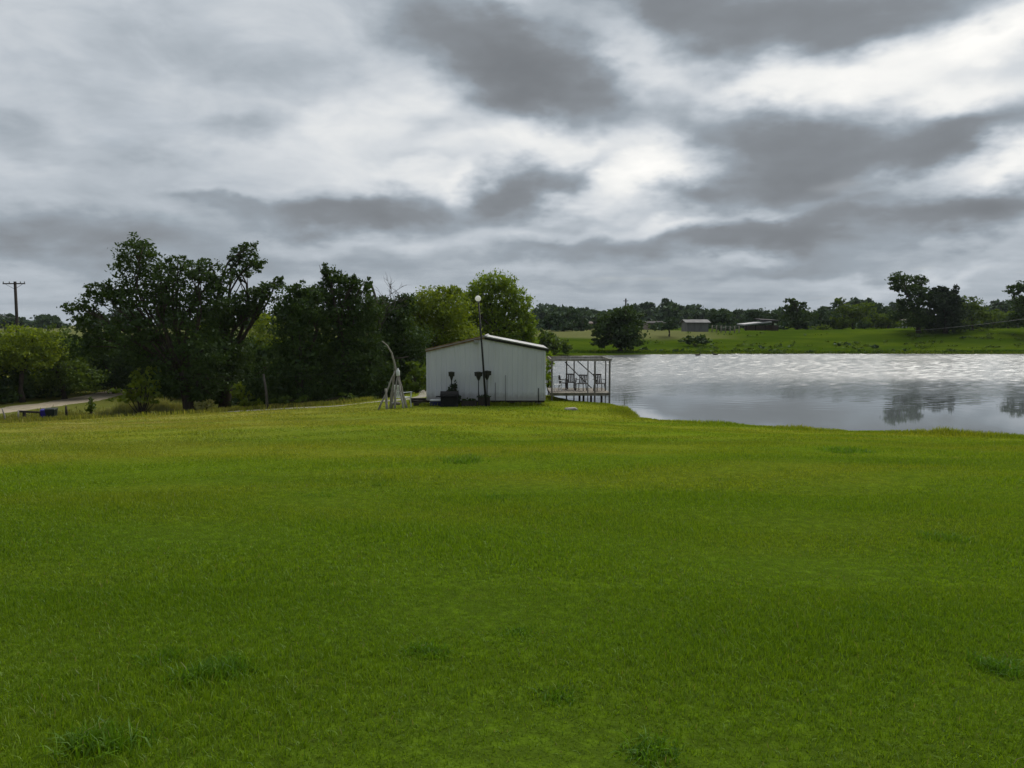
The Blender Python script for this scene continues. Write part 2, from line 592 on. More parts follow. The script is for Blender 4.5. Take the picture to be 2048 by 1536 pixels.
M['bark'] = surf('bark', (0.060, 0.048, 0.036), (0.030, 0.025, 0.020), 5.0, 0.95, bump=0.8, stretch=(2, 2, 0.5))
M['deadbark'] = surf('dead_bark', (0.11, 0.10, 0.088), (0.06, 0.052, 0.046), 5.0, 0.95, bump=0.6, stretch=(2, 2, 0.5))
M['white'] = surf('white_plastic', (0.62, 0.64, 0.64), (0.50, 0.52, 0.52), 3.0, 0.45)
M['blue'] = surf('blue_plastic', (0.030, 0.022, 0.24), (0.022, 0.018, 0.17), 3.0, 0.45)
M['bluecool'] = surf('navy_plastic', (0.020, 0.026, 0.085), (0.016, 0.02, 0.06), 3.0, 0.5)
M['greenbin'] = surf('dark_green_plastic', (0.014, 0.022, 0.016), (0.020, 0.027, 0.020), 3.0, 0.5)
M['copper'] = surf('dark_bronze', (0.020, 0.021, 0.016), (0.034, 0.033, 0.024), 6.0, 0.6)
M['concrete'] = surf('concrete', (0.30, 0.29, 0.27), (0.22, 0.21, 0.20), 4.0, 0.9, bump=0.3)
M['stone'] = surf('pale_stone', (0.34, 0.32, 0.29), (0.22, 0.20, 0.18), 4.0, 0.9, bump=0.5)
M['shingle'] = surf('brown_shingles', (0.13, 0.105, 0.095), (0.09, 0.075, 0.07), 3.0, 0.9)
M['darkshingle'] = surf('dark_shingles', (0.045, 0.042, 0.045), (0.03, 0.028, 0.03), 3.0, 0.9)
M['tanwall'] = surf('tan_wall', (0.22, 0.17, 0.14), (0.16, 0.12, 0.10), 1.0, 0.8)
M['greywall'] = surf('grey_boards', (0.16, 0.16, 0.155), (0.11, 0.11, 0.105), 1.5, 0.85, stretch=(3, 3, 0.4))
M['whitewall'] = surf('white_boards', (0.40, 0.41, 0.42), (0.34, 0.35, 0.36), 1.0, 0.7)
M['greyroof'] = surf('grey_sheet_roof', (0.12, 0.123, 0.127), (0.09, 0.09, 0.093), 1.0, 0.75)
M['roofwhite'] = surf('pale_sheet_roof', (0.33, 0.33, 0.34), (0.26, 0.26, 0.27), 1.0, 0.65)
M['glass'] = surf('dark_window', (0.02, 0.022, 0.025), (0.03, 0.032, 0.035), 1.0, 0.1, spec=0.6)
M['wire'] = surf('wire', (0.16, 0.16, 0.16), (0.12, 0.12, 0.12), 2.0, 0.5)
M['globe'], _t, _o = new_mat('frosted_globe')
_d, _s, _m = _t.n('ShaderNodeBsdfDiffuse'), _t.n('ShaderNodeBsdfTranslucent'), _t.n('ShaderNodeMixShader')
_d.inputs[0].default_value = (0.85, 0.85, 0.83, 1)
_s.inputs[0].default_value = (0.95, 0.95, 0.92, 1)
_m.inputs[0].default_value = 0.6
_t.put(_m.inputs[1], _d.outputs[0])
_t.put(_m.inputs[2], _s.outputs[0])
_t.put(_o.inputs[0], _m.outputs[0])
M['duck'] = surf('duck_plumage', (0.06, 0.05, 0.042), (0.035, 0.03, 0.026), 8.0, 0.8)
L = {}
L['oak'] = leaf_mat('oak_leaves', (0.021, 0.042, 0.009), (0.050, 0.086, 0.014), 0.28)
L['mid'] = leaf_mat('mid_leaves', (0.045, 0.076, 0.010), (0.092, 0.140, 0.014), 0.36)
L['bright'] = leaf_mat('bright_leaves', (0.085, 0.130, 0.008), (0.175, 0.225, 0.014), 0.45)
L['lime'] = leaf_mat('lime_leaves', (0.080, 0.135, 0.007), (0.165, 0.230, 0.013), 0.45)
L['far'] = leaf_mat('hazed_far_leaves', (0.026, 0.050, 0.024), (0.050, 0.084, 0.034), 0.2)  # bluish green: distance haze mixed into the leaf colour
L['cedar'] = leaf_mat('cedar_leaves', (0.018, 0.032, 0.014), (0.034, 0.054, 0.018), 0.12)
L['brush'] = leaf_mat('dry_brush', (0.17, 0.19, 0.055), (0.30, 0.29, 0.13), 0.4)

# ------------------------------------------------------------------ pond outline and terrain
POND = np.array([
    (2.0, 43.0), (2.4, 42.0), (3.0, 40.7), (3.7, 39.7), (4.75, 38.7), (5.3, 36.6), (5.45, 34.8), (5.55, 33.0), (6.4, 31.9), (8.0, 30.9), (9.7, 30.0), (12.6, 28.6),
    (15.4, 27.7), (18.2, 27.0), (24, 25.8), (34, 24.0), (60, 22), (110, 22), (150, 40), (160, 80), (140, 108), (110, 107.5), (80, 105.0),
    (62, 106), (44, 106.8), (30, 106.2), (20, 104.5), (13.5, 101.5), (9.5, 100.0), (6.2, 99), (4.6, 92), (3.6, 80), (2.6, 68), (1.9, 56), (1.5, 49), (1.6, 45)], float)


def vnoise(x, y, seed):
    """smooth value noise"""
    r2 = np.random.default_rng(seed)
    T = r2.uniform(0, 1, (64, 64))
    xi, yi = np.floor(x).astype(int), np.floor(y).astype(int)
    fx, fy = x - xi, y - yi
    fx, fy = fx * fx * (3 - 2 * fx), fy * fy * (3 - 2 * fy)
    g = lambda i, j: T[(xi + i) % 64, (yi + j) % 64]
    return (g(0, 0) * (1 - fx) + g(1, 0) * fx) * (1 - fy) + (g(0, 1) * (1 - fx) + g(1, 1) * fx) * fy


def pond_sd(x, y):
    """signed distance to the shoreline: negative in the pond"""
    x = np.asarray(x, float)
    y = np.asarray(y, float)
    d = np.full(x.shape, 1e9)
    inside = np.zeros(x.shape, bool)
    n = len(POND)
    for i in range(n):
        ax, ay = POND[i]
        bx, by = POND[(i + 1) % n]
        ex, ey = bx - ax, by - ay
        t = np.clip(((x - ax) * ex + (y - ay) * ey) / (ex * ex + ey * ey), 0, 1)
        d = np.minimum(d, np.hypot(x - ax - t * ex, y - ay - t * ey))
        c = ((ay > y) != (by > y)) & (x < (bx - ax) * (y - ay) / ((by - ay) if by != ay else 1e-9) + ax)
        inside ^= c
    sd = np.where(inside, -d, d)
    return sd + 0.85 * (vnoise(x * 0.45, y * 0.45, 77) - 0.5) + 0.26 * (vnoise(x * 1.9, y * 1.9, 78) - 0.5)


def sstep(a, b, t):
    t = np.clip((t - a) / (b - a), 0, 1)
    return t * t * (3 - 2 * t)


def height(x, y):
    x = np.asarray(x, float)
    y = np.asarray(y, float)
    lawn = 2.42 - 0.0625 * np.maximum(y, -15)
    ex = -0.052 * np.maximum(-4 - x, 0) * (np.clip(y, 0, 70) / 42.0) ** 1.6
    b = lawn + ex
    b = np.logaddexp(b * 2.2, -2.65 * 2.2) / 2.2           # settles on the valley floor
    far = 2.75 + 0.55 * sstep(20, 90, x) + 0.25 * np.sin(x * 0.011) * sstep(150, 400, y)
    b = b + (far - b) * sstep(82, 138, y)
    b = b + (1.2 - b) * sstep(26, 60, x) * (1 - sstep(60, 90, y))
    und = 0.045 * np.sin(x * 0.33 + 0.9 * np.sin(y * 0.11)) * np.sin(y * 0.55 + 0.4 * np.sin(x * 0.21)) \
        + 0.022 * np.sin(x * 0.9 + y * 0.35) * np.sin(y * 1.15 - x * 0.2) + 0.05 * np.exp(-((y - 23.5 - 0.12 * x) / 1.6) ** 2) * sstep(-16, -8, x) * (1 - sstep(0, 6, x))
    b = b + und * sstep(2.5, 7, y) * (1 + 1.5 * sstep(95, 110, y))
    sd = pond_sd(x, y)
    wd = 13 + 15 * sstep(60, 105, y)
    k = sstep(0, 1, np.clip(sd, 0, None) / wd)
    shore = 0.02 + 0.030 * np.clip(sd, 0, 20) + 0.06 * sstep(0, 0.6, sd)
    out = shore + (b - shore) * k
    inn = -0.06 + 0.16 * np.maximum(sd, -9)
    return np.where(sd > 0, out, inn)


def H(x, y):
    return float(height(np.array([x]), np.array([y]))[0])


def lines(parts):
    out = []
    for a, b, st in parts:
        out += list(np.arange(a, b - 1e-6, st))
    return out


def grow(a, step, end):
    r = []
    while a < end:
        r.append(a)
        step *= 1.22
        a += step
    r.append(end)
    return r


gx = [-q for q in reversed(grow(62.5, 1.2, 2600))] + lines([(-62, 48, 0.5), (48, 150, 1.6)]) + grow(150, 2, 2600)
gy = [-q for q in reversed(grow(8.5, 1.0, 300))] + lines([(-8, 60, 0.4), (60, 138, 1.1)]) + grow(138, 1.6, 3200)
gx, gy = np.array(sorted(set(gx))), np.array(sorted(set(gy)))
GX, GY = np.meshgrid(gx, gy)
GZ = height(GX.ravel(), GY.ravel())
me = bpy.data.meshes.new('ground')
nv = GX.size
me.vertices.add(nv)
me.vertices.foreach_set('co', np.stack([GX.ravel(), GY.ravel(), GZ], 1).astype(np.float32).ravel())
nx, ny = len(gx), len(gy)
ii, jj = np.meshgrid(np.arange(nx - 1), np.arange(ny - 1))
a = (jj * nx + ii).ravel()
q = np.stack([a, a + 1, a + 1 + nx, a + nx], 1).astype(np.int32)
me.loops.add(q.size)
me.loops.foreach_set('vertex_index', q.ravel())
me.polygons.add(len(q))
me.polygons.foreach_set('loop_start', np.arange(0, q.size, 4, dtype=np.int32))
me.polygons.foreach_set('use_smooth', np.ones(len(q), bool))
me.update(calc_edges=True)
me.materials.append(M['turf'])
ground = bpy.data.objects.new('ground', me)
COL.objects.link(ground)
tag(ground, 'mown green lawn sloping from the viewer to the pond and the road', None, kind='structure')

# water: a fine sheet that reaches 0.9 m under the bank, with real wind ripples on the far part
wx = np.array(lines([(0.4, 88, 0.22), (88, 162, 2.5)]))
wy = np.array(lines([(20, 36, 1.0), (36, 109, 0.115)]))
WX, WY = np.meshgrid(wx, wy)
wr = np.random.default_rng(3)


def ripples(x, y):
    e = vnoise(x * 0.045, y * 0.10, 1) * 0.65 + vnoise(x * 0.16, y * 0.4, 2) * 0.35
    wind = 0.03 + 0.97 * sstep(37, 66, y + (e - 0.5) * 15)
    wind = wind * (0.82 + 0.18 * sstep(0.3, 0.65, vnoise(x * 0.05 + 9, y * 0.07 + 4, 5)))
    z = np.zeros_like(x)
    for i in range(16):
        lam = 0.32 * 1.085 ** i
        th = wr.normal(0, 0.55) + 1.35
        ph = wr.uniform(0, 6.28)
        k = 2 * math.pi / lam
        u = x * math.cos(th) + y * math.sin(th) + 0.5 * (vnoise(x * 0.3 + i, y * 0.3, i + 11) - 0.5) * lam * 2
        am = vnoise(x * 0.25 / lam ** .5 + 3 * i, y * 0.25 / lam ** .5, 40 + i)
        z += (0.45 + 0.55 * am) * lam * np.sin(k * u + ph)
    return z * wind * RIPPLE


RIPPLE = 0.0088
WZ = ripples(WX.ravel(), WY.ravel())
nxw, nyw = len(wx), len(wy)
ii, jj = np.meshgrid(np.arange(nxw - 1), np.arange(nyw - 1))
a = (jj * nxw + ii).ravel()
q = np.stack([a, a + 1, a + 1 + nxw, a + nxw], 1)
cxy = pond_sd((WX.ravel()[q]).mean(1), (WY.ravel()[q]).mean(1))
q = q[cxy < 0.9]
used, inv_ = np.unique(q, return_inverse=True)
q = inv_.reshape(-1, 4).astype(np.int32)
me = bpy.data.meshes.new('water')
me.vertices.add(len(used))
me.vertices.foreach_set('co', np.stack([WX.ravel()[used], WY.ravel()[used], WZ[used]], 1).astype(np.float32).ravel())
me.loops.add(q.size)
me.loops.foreach_set('vertex_index', q.ravel())
me.polygons.add(len(q))
me.polygons.foreach_set('loop_start', np.arange(0, q.size, 4, dtype=np.int32))
me.polygons.foreach_set('use_smooth', np.ones(len(q), bool))
me.update(calc_edges=True)
me.materials.append(M['water'])
pond = bpy.data.objects.new('water', me)
COL.objects.link(pond)
tag(pond, 'pond with a calm near part and a rippled far part', None, kind='structure')


def strip(name, path, width, mat, label, lift=0.025):
    """a road sheet laid on the ground along a path"""
    pts = [Vector((p[0], p[1], 0)) for p in path]
    fine = []
    for i in range(len(pts) - 1):
        for k in range(12):
            tt = k / 12
            p0, p1, p2, p3 = pts[max(i - 1, 0)], pts[i], pts[i + 1], pts[min(i + 2, len(pts) - 1)]
            fine.append(0.5 * ((2 * p1) + (-p0 + p2) * tt + (2 * p0 - 5 * p1 + 4 * p2 - p3) * tt ** 2 + (-p0 + 3 * p1 - 3 * p2 + p3) * tt ** 3))
    fine.append(pts[-1])
    mb = MB()
    vs, fs = [], []
    nacross = 7
    for i, p in enumerate(fine):
        d = (fine[min(i + 1, len(fine) - 1)] - fine[max(i - 1, 0)]).normalized()
        nrm = Vector((d.y, -d.x, 0))
        for k in range(nacross):
            s = (k / (nacross - 1) - 0.5) * width
            if k in (0, nacross - 1):
                s *= 1 + 0.14 * math.sin(i * 0.9) + random.uniform(-0.07, 0.07)
            qx, qy = p.x + nrm.x * s, p.y + nrm.y * s
            vs.append((qx, qy, H(qx, qy) + (lift if 0 < k < nacross - 1 else -0.02)))
    for i in range(len(fine) - 1):
        for k in range(nacross - 1):
            a = i * nacross + k
            fs.append((a, a + nacross, a + nacross + 1, a + 1))
    mb.add(vs, fs, True)
    o = mb.build(name, mat)
    return tag(o, label, None, kind='structure')


strip('road', [(-70, 41), (-52, 49), (-42.0, 54.5), (-39.3, 62), (-38.6, 72), (-41, 84), (-48, 100)], 4.2, M['gravel'],
      'pale gravel road curving away behind the bins on the left')
strip('track', [(-34, 46.5), (-27, 48.0), (-21, 47.6), (-15, 46.2), (-10.5, 44.8), (-7.6, 43.6), (-5.6, 42.6), (-5.0, 46), (-6.0, 54)], 1.5, M['gravel_grey'],
      'thin grey gravel track along the trees to the shed')

# ------------------------------------------------------------------ foliage builders
def leaf_cloud(blobs, dens, leaf, flat=0.0, core=0.35, zmin=None):
    """blobs: (centre, rx, ry, rz). returns (n,4,3) leaf cards gathered in clumps through the volume"""
    out = []
    for c, rx, ry, rz in blobs:
        c = np.array(c, float)
        rr = np.array([rx, ry, rz])
        area = math.pi * rx * rz
        nl = int(max(30, dens * area / (leaf * leaf * 0.5)))
        ncl = max(7, int(min(nl / 26, 60)))
        d = rng.normal(size=(ncl, 3))
        d /= np.linalg.norm(d, axis=1)[:, None]
        rad = rng.uniform(0.25, 1.0, ncl) ** 0.45
        rad *= rng.uniform(0.86, 1.16, ncl)
        cc = d * rad[:, None] * rr
        pick = rng.integers(0, ncl, nl)
        spread = rng.uniform(0.09, 0.21, ncl)[pick][:, None]
        p = cc[pick] + rng.normal(size=(nl, 3)) * spread * rr * np.array([1, 1, 0.75])
        sz = leaf * rng.uniform(0.6, 1.35, nl)
        # inner mass
        ncore = int(nl * core * 0.45)
        dc = rng.normal(size=(ncore, 3))
        dc /= np.linalg.norm(dc, axis=1)[:, None]
        pc = dc * (rng.uniform(0, 1, ncore) ** 0.4)[:, None] * rr * 0.74
        p = np.concatenate([p, pc])
        sz = np.concatenate([sz, leaf * 1.7 * rng.uniform(0.7, 1.3, ncore)])
        p = p + c
        nrm = rng.normal(size=p.shape)
        nrm[:, 2] = nrm[:, 2] + flat
        nrm /= np.linalg.norm(nrm, axis=1)[:, None]
        t = np.cross(nrm, rng.normal(size=p.shape))
        t /= np.linalg.norm(t, axis=1)[:, None] + 1e-9
        b = np.cross(nrm, t)
        L1 = t * sz[:, None] * 0.72
        W1 = b * sz[:, None] * 0.40
        k = nrm * sz[:, None] * 0.14
        quad = np.stack([p - L1, p + W1 + k, p + L1, p - W1 + k], 1)
        out.append(quad)
    V = np.concatenate(out)
    g = height(V[:, :, 0].mean(1), V[:, :, 1].mean(1))
    keep = V[:, :, 2].min(1) > g + 0.02
    return V[keep]


def px_blobs(bl, D, thick=1.0):
    r = []
    for b in bl:
        px, py, rx, ry = b[:4]
        off = b[4] if len(b) > 4 else random.uniform(-0.5, 0.5) * rx * D / F
        DD = D + off
        c = P(px, py, DD)
        r.append((tuple(c), rx * DD / F, max(rx, ry) * DD / F * thick, ry * DD / F))
    return r


def limb_path(a, b, bend=0.12, n=5):
    a, b = Vector(a), Vector(b)
    ln = (b - a).length
    o = Vector((random.uniform(-1, 1), random.uniform(-1, 1), random.uniform(0.0, 1))) * ln * bend
    return [a.lerp(b, i / n) + o * math.sin(math.pi * i / n) + Vector((random.uniform(-1, 1), random.uniform(-1, 1), 0)) * ln * 0.02 for i in range(n + 1)]


def tree(name, label, D, bl, base, leaf=0.2, dens=1.5, mat='oak', r=0.25, group=None, cat='tree', thick=1.0, fork=0.38, bark='bark', core=0.35, flat=0.2):
    blobs = px_blobs(bl, D, thick)
    bx = P(base, 700, D).x
    bz = H(bx, D)
    root = empty(name, (bx, D, bz), label, cat, group)
    inv = Vector((bx, D, bz))
    # trunk and limbs
    top = max(blobs, key=lambda q: q[0][2] + q[3])
    ft = Vector((bx, D, bz - 0.15))
    cen = Vector((sum(q[0][0] for q in blobs), sum(q[0][1] for q in blobs), sum(q[0][2] for q in blobs))) / len(blobs)
    fk = Vector((bx * 0.75 + cen.x * 0.25, D, bz + (cen.z - bz) * max(fork * 1.6, 0.3)))
    mb = MB()
    path = limb_path(ft, fk, 0.05, 5)
    mb.tube([p - inv for p in path], [r * 1.45, r * 1.08, r, r * 0.95, r * 0.88, r * 0.78], 9, jitter=0.06)
    for q in blobs:
        tp = Vector(q[0]) + Vector((0, 0, q[3] * 0.45))
        st = path[-1].lerp(path[-2], random.uniform(0, 0.8))
        ps = limb_path(st, tp, 0.14, 5)
        r0 = r * random.uniform(0.30, 0.52)
        mb.tube([p - inv for p in ps], [r0 * (1 - 0.16 * i) for i in range(6)], 6, jitter=0.05)
        for _ in range(4):
            s2 = ps[random.randint(2, 4)]
            e2 = Vector(q[0]) + Vector((random.uniform(-1, 1) * q[1], random.uniform(-1, 1) * q[2], random.uniform(-0.5, 1) * q[3])) * 0.85
            p2 = limb_path(s2, e2, 0.1, 3)
            mb.tube([p - inv for p in p2], [r0 * 0.38, r0 * 0.28, r0 * 0.18, r0 * 0.08], 4, caps=False)
    mb.build('trunk', M[bark], root)
    V = leaf_cloud(blobs, dens, leaf, flat, core) - np.array(inv)
    quads_mesh('crown', V, L[mat], root)
    return root


def bush(name, label, D, bl, leaf=0.16, dens=2.0, mat='mid', group=None, cat='bush', thick=1.0, core=0.35):
    blobs = px_blobs(bl, D, thick)
    bx = sum(q[0][0] for q in blobs) / len(blobs)
    by = sum(q[0][1] for q in blobs) / len(blobs)
    bz = H(bx, by)
    root = empty(name, (bx, by, bz), label, cat, group)
    inv = Vector((bx, by, bz))
    mb = MB()
    for q in blobs:
        gx_, gy_ = bx, by
        for _ in range(3):
            e = Vector(q[0]) + Vector((random.uniform(-.6, .6) * q[1], random.uniform(-.6, .6) * q[2], random.uniform(0, .7) * q[3]))
            mb.tube([p - inv for p in limb_path((gx_, gy_, H(gx_, gy_) - 0.05), e, 0.1, 3)], [0.035, 0.028, 0.02, 0.008], 5, caps=False)
    mb.build('stem', M['bark'], root)
    V = leaf_cloud(blobs, dens, leaf, 0.1, core) - np.array(inv)
    quads_mesh('foliage', V, L[mat], root)
    return root


# ------------------------------------------------------------------ trees on the left
GL = 'trees along the gravel track'
tree('oak_tree', 'tallest dark oak with a domed top, over the pale tall grass by the track', 51,
     [(285, 496, 44, 29), (262, 528, 38, 26), (318, 545, 44, 34), (240, 575, 44, 30), (205, 592, 42, 27), (163, 620, 32, 26), (290, 600, 62, 46),
      (350, 585, 48, 42), (395, 542, 40, 28), (432, 560, 30, 34), (420, 600, 42, 38), (385, 645, 66, 44), (262, 655, 62, 34), (320, 690, 76, 46),
      (415, 700, 56, 46), (190, 655, 48, 30), (180, 690, 42, 36), (345, 750, 60, 42), (415, 765, 46, 36), (300, 715, 50, 26), (360, 525, 26, 16), (400, 790, 30, 16), (345, 780, 34, 16)],
     380, leaf=0.15, dens=1.75, mat='oak', r=0.34, group=GL, fork=0.28, core=0.34)
tree('oak_tree', 'dark tree with a loose tufted top, just right of the tallest oak', 54,
     [(490, 502, 24, 22), (470, 520, 20, 15), (507, 530, 24, 20), (482, 548, 30, 13), (530, 582, 32, 24), (552, 565, 16, 16), (498, 598, 36, 26), (462, 628, 40, 36),
      (455, 680, 50, 54), (440, 745, 40, 52), (470, 720, 34, 50), (500, 625, 26, 18), (442, 795, 24, 22)],
     446, leaf=0.14, dens=1.9, mat='oak', r=0.36, group=GL, fork=0.34, core=0.4)
tree('leafy_tree', 'yellow green tree glimpsed in the gap between two dark trees', 72,
     [(535, 650, 34, 34), (515, 690, 34, 34), (550, 690, 34, 36), (530, 735, 44, 34), (640, 690, 30, 26), (400, 665, 30, 30)], 530, leaf=0.19, dens=1.6, mat='bright', r=0.2, group=GL)
tree('oak_tree', 'dark tree with upright leafy spires, left of the bare dead branches', 53,
     [(648, 540, 12, 14), (660, 555, 24, 20), (690, 565, 22, 24), (712, 572, 16, 26), (738, 575, 10, 24), (640, 590, 40, 26), (690, 605, 46, 34), (735, 620, 32, 34),
      (660, 650, 60, 46), (720, 680, 60, 54), (680, 730, 66, 54), (740, 745, 56, 46), (660, 775, 60, 26), (700, 790, 60, 16)],
     690, leaf=0.14, dens=2.1, mat='oak', r=0.3, group=GL, core=0.45)
tree('oak_tree', 'dark low tree filling the space between the tufted tree and the spired tree', 51,
     [(597, 585, 32, 22), (622, 590, 26, 20), (575, 615, 34, 28), (615, 620, 36, 34), (590, 665, 50, 46), (600, 725, 60, 50), (560, 760, 42, 40), (620, 775, 46, 32), (520, 755, 26, 40), (580, 790, 50, 16)],
     598, leaf=0.14, dens=2.2, mat='oak', r=0.26, group=GL, core=0.5)
tree('oak_tree', 'dark shadowed tree behind the leaning log frame, below the dead branches', 57,
     [(772, 612, 34, 20), (812, 606, 26, 22), (790, 640, 48, 34), (770, 670, 50, 40), (815, 680, 48, 44), (780, 725, 62, 50), (835, 735, 46, 48), (800, 770, 70, 34), (755, 625, 24, 24), (740, 785, 50, 22)],
     795, leaf=0.14, dens=2.2, mat='oak', r=0.26, group=GL, core=0.5)
tree('leafy_tree', 'green rounded tree rising behind the left end of the shed roof', 64,
     [(870, 602, 46, 30), (835, 615, 36, 26), (905, 585, 26, 18), (905, 625, 48, 38), (845, 655, 50, 40), (895, 675, 56, 44), (930, 690, 44, 40), (860, 720, 50, 50), (820, 650, 24, 40)],
     880, leaf=0.16, dens=2.1, mat='bright', r=0.26, group=GL, core=0.45)
tree('leafy_tree', 'tall lime green tree towering over the shed roof behind the lamp', 76,
     [(985, 565, 42, 22), (965, 585, 34, 28), (1010, 585, 36, 30), (1040, 612, 28, 32), (1000, 625, 46, 36), (1050, 650, 22, 34), (965, 645, 36, 40), (1015, 670, 48, 40), (1055, 685, 20, 26), (980, 690, 50, 30), (942, 610, 30, 40), (930, 640, 34, 40), (1062, 665, 16, 28)],
     1000, leaf=0.19, dens=2.0, mat='lime', r=0.3, group=GL, core=0.45)
tree('leafy_tree', 'sunlit yellow green tree at the left edge above the road', 66,
     [(28, 680, 44, 30), (75, 675, 34, 24), (50, 712, 50, 34), (0, 715, 40, 36), (95, 705, 34, 30)],
     40, leaf=0.17, dens=1.9, mat='bright', r=0.2, group=GL)
tree('leafy_tree', 'dull green tree between the yellow green tree and the tallest oak', 69,
     [(115, 690, 30, 38), (135, 720, 34, 44), (110, 760, 40, 34), (165, 755, 44, 36), (-40, 690, 60, 60)], 125, leaf=0.17, dens=1.9, mat='mid', r=0.2, group=GL)
tree('oak_tree', 'deeply shaded low tree on the far verge where the road bends', 74,
     [(200, 715, 50, 44), (250, 715, 50, 44), (225, 755, 60, 30), (300, 725, 46, 44), (170, 720, 36, 50)], 225, leaf=0.17, dens=2.2, mat='oak', r=0.22, group=GL, core=0.5)
bush('bush', 'bright green bush lit beside the end of the gravel road', 49.5, [(292, 745, 22, 16), (282, 765, 30, 15), (250, 780, 28, 10), (303, 772, 18, 18), (285, 792, 32, 14), (258, 797, 30, 11), (306, 796, 22, 12)], 0.2, 1.5, 'bright', 'roadside bushes')
bush('bush', 'small dark shrub on the verge right of the bins', 54, [(180, 806, 8, 12), (183, 818, 9, 8)], 0.13, 1.8, 'mid', 'roadside bushes')
bush('bush', 'low green weeds between the two thick dark trunks', 50, [(415, 808, 22, 11), (400, 814, 16, 8)], 0.15, 1.8, 'brush', 'roadside bushes')
bush('bush', 'light green weeds at the foot of the tufted tree, left of the grey leaning trunk', 50.5, [(490, 795, 22, 18), (475, 780, 14, 16), (510, 806, 18, 9)], 0.17, 1.7, 'bright', 'roadside bushes')
bush('bush', 'green undergrowth right of the grey leaning trunk', 49.5, [(565, 800, 26, 10), (610, 800, 26, 9), (700, 795, 26, 9)], 0.17, 1.7, 'mid', 'roadside bushes')
bush('bush', 'hanging lime shrub squeezed between the shed and the dock', 45.5, [(1099, 730, 9, 20), (1095, 752, 8, 22), (1104, 722, 8, 10), (1098, 770, 7, 10)], 0.15, 1.8, 'lime', 'bushes behind the shed')
bush('bush', 'dark green bush behind the left corner of the shed', 50, [(838, 745, 28, 26), (845, 775, 24, 18), (820, 775, 22, 18)], 0.18, 1.9, 'mid', 'bushes behind the shed')

# the tangled wood that closes the view behind the trees
blobs = []
for i in range(70):
    xx = -180 + i * 15.5 + random.uniform(-8, 8)
    D = random.uniform(84, 112)
    top = (668 if xx < 140 else 690) + random.uniform(-4, 14)
    for yy in (top + 16, top + 50, top + 84):
        blobs += px_blobs([(xx + random.uniform(-10, 10), yy, random.uniform(20, 30), 22)], D)
for xx in range(-170, 850, 12):
    D = float(np.interp(xx, [-170, 0, 100, 215, 300, 500, 850], [57, 63, 70, 80, 70, 61, 60])) + random.uniform(0, 3)
    for hz in (0.5, 1.6, 2.9, 4.2):
        q_ = P(xx + random.uniform(-8, 8), 700, D + hz * 0.6)
        blobs.append(((q_.x, q_.y, H(q_.x, q_.y) + hz), random.uniform(.7, 1.1), random.uniform(.7, 1.1), random.uniform(.7, 1.0)))
V = leaf_cloud(blobs, 1.9, 0.26, 0.1, 0.6)
tag(quads_mesh('thicket', V, L['oak']), 'dark tangled thicket closing the view behind the trees by the road', 'thicket', kind='stuff')

# bare dead tree
def dead_tree():
    D = 56
    b = P(765, 700, D)
    bz = H(b.x, D)
    root = empty('dead_tree', (b.x, D, bz), 'bare dead tree with a broken upright spike and fine twigs', 'tree', GL)
    o = Vector((b.x, D, bz))
    mb = MB()
    mb.tube([p - o for p in limb_path((b.x, D, bz - 0.2), P(760, 660, D), 0.04, 5)], [0.2, 0.17, 0.15, 0.13, 0.12, 0.1], 8, jitter=0.05)
    mb.build('trunk', M['deadbark'], root)
    mb = MB()
    mb.tube([p - o for p in limb_path(P(760, 660, D), P(741, 562, D), 0.03, 5)], [0.12, 0.11, 0.10, 0.10, 0.09, 0.08], 7)
    mb.build('limb', M['deadbark'], root)
    mb = MB()
    def twig(a, b, r, lv):
        ps = limb_path(a, b, 0.12, 4)
        mb.tube([p - o for p in ps], [r, r * .85, r * .7, r * .5, r * .3], 5, caps=False)
        if lv:
            for _ in range(5):
                s = ps[random.randint(1, 4)]
                d = (b - a) * random.uniform(0.3, 0.6)
                e = s + Vector((d.x + random.uniform(-1, 1) * d.length * .8, random.uniform(-.6, .6), d.z * random.uniform(0.2, 1) + random.uniform(-.1, .5) * d.length))
                twig(s, e, max(r * 0.55, 0.012), lv - 1)
    for tx, ty in ((768, 600), (783, 588), (797, 592), (790, 605)):
        twig(P(764, 650, D), P(tx, ty, D + random.uniform(-.8, .8)), 0.035, 2)
    mb.build('branches', M['deadbark'], root)
dead_tree()

# pale leaning post among the weeds
c0, c1 = P(535, 806, 48.5), P(527, 748, 48.5)
c0.z = H(c0.x, c0.y)
mb = MB()
mb.tube([Vector((0, 0, -0.3)), Vector((c1.x - c0.x, 0, c1.z - c0.z)) * 0.5 + Vector((0.03, 0, 0)), Vector((c1.x - c0.x, 0, c1.z - c0.z))], [0.11, 0.085, 0.06], 9, jitter=0.12)
o = mb.build('tree_stump', M['deadbark'])
o.location = c0
tag(o, 'thin grey dead trunk leaning at the edge of the trees', 'stump')

